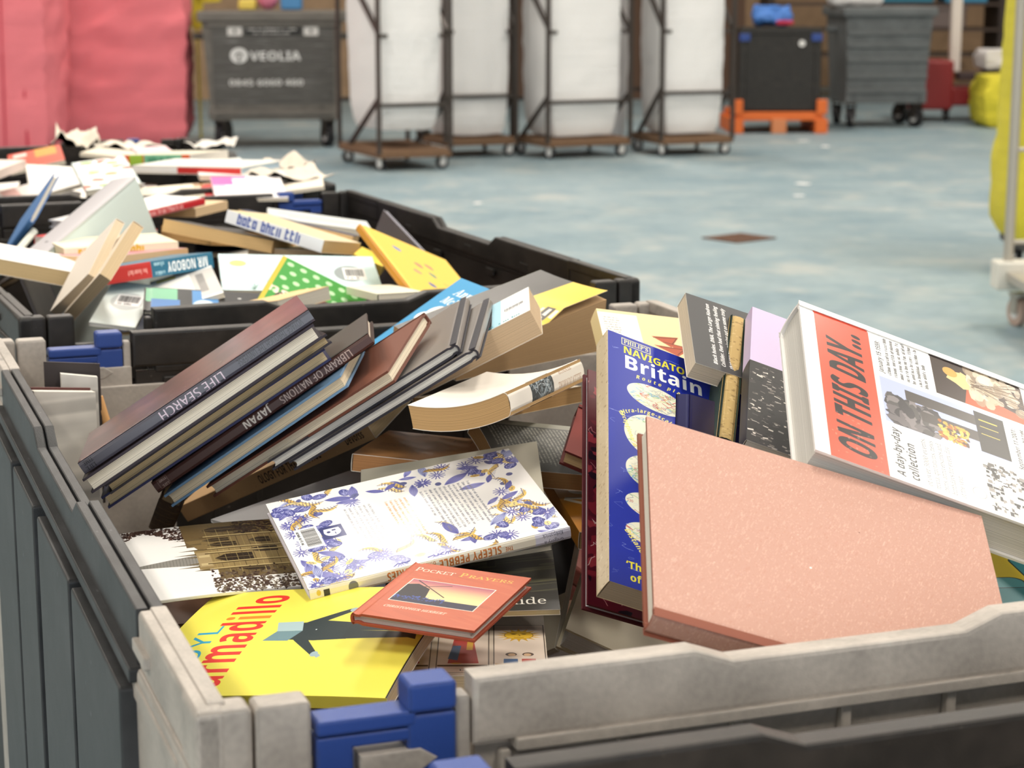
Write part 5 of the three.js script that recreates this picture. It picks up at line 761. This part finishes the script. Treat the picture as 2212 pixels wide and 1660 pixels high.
// sack trolleys
function sackTrolley(label, bagLabel, [x, z], turn, w, d, sack, hb, sackOff = 0) {
  const t = thing('sack_trolley', label, 'trolley', [x, 0, z], turn, 'steel frame trolleys along the far side'); const H = 2.1, y0 = 0.13;
  part('platform', bx(-w / 2, y0 - 0.03, -d / 2, w / 2, y0 + 0.03, d / 2, 0.01), M.wood, t);
  for (const [sx, sz] of [[-1, 1], [1, 1], [-1, -1], [1, -1]]) { part('post', bar([sx * w * 0.485, y0, sz * d * 0.485], [sx * w * 0.485, H, sz * d * 0.485], 0.03), M.steel, t); wheel(t, sx * w * 0.42, sz * d * 0.4, 0.05, M.rubber, M.white, sx * 0.5 + sz); }
  for (const [y, sz] of [[hb, 1], [hb, -1], [H, 1], [H, -1]]) part('cross_rail', bar([-w * 0.47, y, sz * d * 0.47], [w * 0.47, y, sz * d * 0.47], 0.03), M.steel, t);
  for (const sx of [-1, 1]) { part('brace', bar([sx * w * 0.47, y0, -d * 0.3], [sx * w * 0.47, hb + 0.05, d * 0.46], 0.03), M.steel, t); part('brace', bar([sx * w * 0.47, 1.05, d * 0.46], [sx * w * 0.47, 1.6, -d * 0.4], 0.03), M.steel, t); part('side_rail', bar([sx * w * 0.47, H, -d * 0.47], [sx * w * 0.47, H, d * 0.47], 0.03), M.steel, t); part('stub', bar([sx * w * 0.47, 1.02, d * 0.47], [sx * (w * 0.47 - 0.07), 1.02, d * 0.47], 0.03), M.steel, t); }
  const c = Math.cos(turn), s = Math.sin(turn), b = thing('white_sack', bagLabel, 'bulk bag', [x + sackOff * c, sack[2], z - sackOff * s], turn, 'white sacks hung in the steel trolleys');
  part('sack', sackGeometry(sack[0], 2.3 - sack[2], sack[1], x * 1.7, 0.022, 0.05, sack[3] ?? 0), sack[4] ?? whiteM, b);
}
sackTrolley('nearest steel trolley, standing apart with its plank platform turned', 'white sack hung high in the nearest steel trolley, right beside the lettered bin', [4.25, -13.98], 0.06, 0.6, 0.98, [0.5, 0.84, 0.3, 0.04], 0.5);
sackTrolley('steel trolley half hidden behind the nearest one', 'white sack with a sagging top flap behind the nearest trolley', [5.11, -14.75], 0.03, 0.64, 0.7, [0.54, 0.58, 0.18], 0.5);
sackTrolley('wide steel trolley in the middle of the row', 'bulging white sack in the wide middle trolley', [5.9, -14.39], 0.1, 0.78, 0.7, [0.63, 0.56, 0.18], 0.46);
sackTrolley('last steel trolley of the row, next to the orange-footed crate', 'bulging white sack in the last trolley next to the orange-footed crate', [6.86, -14.29], -0.02, 0.66, 0.7, [0.52, 0.56, 0.18], 0.52);
{ const t = thing('white_sack', 'pale grey sack standing behind the gap between the last two trolleys', 'bulk bag', [6.5, 0.0, -15.4], FACE, 'white sacks hung in the steel trolleys'); part('sack', sackGeometry(0.6, 2.2, 0.5, 5.5, 0.03, 0.04), grubby, t); }
// black crate on orange skid
{
  const t = thing('plastic_crate', 'tall black plastic crate standing on orange feet', 'crate', [8.75, 0.203, -16.3], FACE + 0.02);
  part('body', [bx(-0.38, 0, -0.4, 0.38, 0.78, 0.4, 0.02)], M.black, t); part('frame_edge', [bx(-0.39, 0.72, 0.385, 0.39, 0.79, 0.415, 0.01), bx(-0.39, 0, 0.385, -0.32, 0.74, 0.412, 0.01), bx(0.32, 0, 0.385, 0.39, 0.74, 0.412, 0.01)], M.black, t);
  for (const s of [-1, 1]) part('latch', bx(s * 0.34 - 0.05, 0.66, 0.4, s * 0.34 + 0.05, 0.73, 0.425, 0.008), M.blue, t); part('sticker', new THREE.CylinderGeometry(0.03, 0.03, 0.006, 16).rotateX(PI / 2).translate(0.2, 0.64, 0.417), M.white, t);
  const o = mat(0xe8722e, 0.55), s = thing('orange_skid', 'bright orange plastic skid carrying the black crate', 'pallet', [8.75, 0, -16.3], FACE + 0.02);
  part('deck', bx(-0.42, 0.12, -0.42, 0.42, 0.2, 0.44, 0.01), o, s); for (const x of [-0.4, 0.4]) { part('foot', bx(x - 0.06, 0, -0.42, x + 0.06, 0.14, 0.46, 0.01), o, s); part('end_lug', bx(x - 0.05, 0.18, 0.432, x + 0.05, 0.32, 0.47, 0.01), o, s); } part('foot', bx(-0.07, 0, 0.3, 0.07, 0.14, 0.45, 0.01), mat(0xd98a5c, 0.6), s);
  const k = thing('blue_bag', 'crumpled blue plastic bag lying on the black crate', 'bag', [8.72, 1.01, -16.3], FACE); part('sack', sackGeometry(0.34, 0.17, 0.3, 9.4, 0.12, 0.1), mat(0x4f86d8, 0.5), k); part('red_scrap', bx(0.02, 0, 0.1, 0.18, 0.04, 0.2, 0.01), mat(0xc02a4a, 0.6), k);
  const e = thing('wall_post', 'rusty upright post behind the black crate', 'post', [8.7, 0, -18.2], FACE); part('pole', bx(-0.1, 0, -0.1, 0.1, 3, 0.1), M.rust, e); part('base', bx(-0.18, 0, -0.18, 0.18, 0.03, 0.18), M.steel, e);
}
// red pump truck with covers, yellow bag, tubs on a rack
{
  const red = mat(0x8c1f22, 0.5), dk = mat(0x3c2a2c, 0.6), t = thing('pallet_truck', 'dark red lift truck loaded with white sheets', 'truck', [11.15, 0, -16.95], FACE);
  part('body', [bx(-0.5, 0.12, -0.3, -0.05, 0.62, 0.3, 0.03), bx(-0.1, 0.16, -0.25, 0.85, 0.34, 0.25, 0.02)], red, t); part('fork', [bx(0.0, 0.42, 0.1, 0.85, 0.5, 0.28, 0.01), bx(0.78, 0.2, 0.2, 0.86, 0.5, 0.3, 0.01)], dk, t); part('counterweight', bx(-0.6, 0.2, -0.2, -0.48, 0.45, 0.2, 0.03), dk, t); for (const x of [-0.42, -0.1, 0.7]) wheel(t, x, 0.2, 0.07); part('mast', bx(-0.04, 0.5, -0.05, 0.06, 2.2, 0.05), mat(0xd9cfc8, 0.5), t);
  const s = thing('white_sheets', 'stack of white printed sheets on the dark red truck', 'paper', [11.78, 0.52, -16.7], FACE); part('sheet', sackGeometry(0.85, 0.2, 0.6, 2.7, 0.05, 0.02), grubby, s); part('red_print', bx(0.05, 0.14, 0.29, 0.3, 0.17, 0.325, 0.005), mat(0xd98a80, 0.8), s);
  const y = thing('yellow_sack', 'slumped yellow sack on the floor in front of the red truck', 'bulk bag', [11.4, 0, -15.95], FACE, 'yellow sacks'); part('sack', sackGeometry(1.0, 0.5, 0.7, 4.4, 0.05, 0.08), yellowM, y);
  const r = thing('storage_rack', 'dark shelf rack holding coloured tubs by the back wall', 'rack', [12.5, 0, -20.4], FACE); for (const yy of [0.55, 0.85, 1.15]) part('shelf', bx(-1.6, yy - 0.03, -0.4, 1.2, yy, 0.4), mat(0x4a3c34, 0.7), r); for (const x of [-1.58, -0.5, 1.18]) part('upright', bx(x - 0.04, 0, -0.4, x + 0.04, 2.4, 0.4), mat(0x3a302c, 0.7), r);
  const tub = (lb, dx, yy, w, h, hex) => { const c = Math.cos(FACE), sn = Math.sin(FACE), o = thing('storage_tub', lb, 'tub', [12.5 + dx * c + 0.1 * sn, yy + 0.002, -20.4 - dx * sn + 0.1 * c], FACE, 'tubs on the rack by the back wall'); part('body', bx(-w / 2, 0, -0.28, w / 2, h, 0.28, 0.02), mat(hex, 0.5), o); part('rim', bx(-w / 2 - 0.02, h - 0.04, -0.3, w / 2 + 0.02, h, 0.3, 0.01), mat(hex, 0.5), o); };
  tub('navy blue tub on the middle shelf of the rack', -0.15, 0.85, 0.5, 0.27, 0x2a2878); tub('grey brown tub beside the navy one on the rack', 0.5, 0.85, 0.5, 0.26, 0x6a5c58); tub('teal tub on the upper shelf of the rack', 0.05, 1.15, 0.62, 0.2, 0x2c7a94); tub('sky blue tub on the upper shelf beside the teal one', 0.75, 1.15, 0.5, 0.2, 0x3c8ab0);
  const p = thing('pallet_board', 'dark wooden board leaning on the back wall behind the bins', 'board', [9.0, 0, -21.5], FACE); part('plank', [bx(-2.2, 0, -0.05, -0.2, 1.6, 0.05), bx(-0.15, 0, -0.05, 1.8, 1.3, 0.05)], mat(0x5a4334, 0.8), p);
}
// the cage trolley with a yellow sack at the right edge
{
  const t = thing('cage_trolley', 'galvanised cage trolley cut by the frame edge, nearest of the trolleys', 'trolley', [4.69, 0, -5.395], FACE); const zn = mat(0xb9b3a8, 0.45, { metalness: 0.5 });
  for (const [x, z] of [[-0.28, 0.2], [0.5, 0.2], [-0.28, -0.55], [0.5, -0.55]]) { part('post', rod([x, 0.16, z], [x, 1.9, z], 0.022), zn, t); part('corner_block', bx(x - 0.06, 0.16, z - 0.06, x + 0.1, 0.28, z + 0.06, 0.01), mat(0xd9d6cc, 0.6), t); wheel(t, x + 0.05, z, 0.06, mat(0xc2a89a, 0.6), zn, 0.3); }
  for (const y of [0.36, 0.75, 1.9]) for (const z of [0.2, -0.55]) part('cross_rail', rod([-0.28, y, z], [0.5, y, z], 0.01), zn, t); part('deck', bx(-0.3, 0.2, -0.57, 0.52, 0.24, 0.22, 0.005), zn, t);
  const y = thing('yellow_sack', 'hanging yellow sack in a wheeled frame behind the galvanised cage', 'bulk bag', [5.9, 0.17, -7.38], FACE, 'yellow sacks'); part('sack', sackGeometry(0.7, 2.1, 0.6, 6.3, 0.03, -0.08, -0.14), yellowM, y);
  const d = thing('wheel_dolly', 'black wheeled dolly under the hanging yellow sack', 'dolly', [5.9, 0, -7.38], FACE); part('deck', bx(-0.3, 0.11, -0.28, 0.34, 0.16, 0.28, 0.01), M.steel, d); for (const [x, z] of [[-0.22, 0.2], [0.26, 0.2], [-0.22, -0.2], [0.26, -0.2]]) wheel(d, x, z, 0.05);
}
// floor drain and litter
{
  const t = thing('drain_cover', 'small rusty drain cover let into the blue floor', 'drain cover', [4.82, 0.002, -9.0], 0.35); part('plate', bx(-0.16, 0, -0.14, 0.16, 0.006, 0.14), M.rust, t); for (let i = 0; i < 4; i++) part('bar', bx(-0.12, 0.0055, -0.09 + i * 0.055, 0.12, 0.0095, -0.07 + i * 0.055), M.rust, t);
  for (const [i, [x, z, s]] of [[8.4, -15.0, 0.05], [8.3, -14.4, 0.045], [6.6, -11.6, 0.05], [6.2, -10.9, 0.035], [4.0, -11.2, 0.03]].entries()) { const o = part(numbered('paper_scrap_flat'), bx(-s, 0, -s * 0.7, s, 0.004, s * 0.7), M.white, scene); o.position.set(x, 0.001, z); o.rotation.y = i; tag(o, 'tiny white paper scrap lying on the blue floor', 'paper', 'paper scraps on the floor'); }
}
renderer.render(scene, camera);
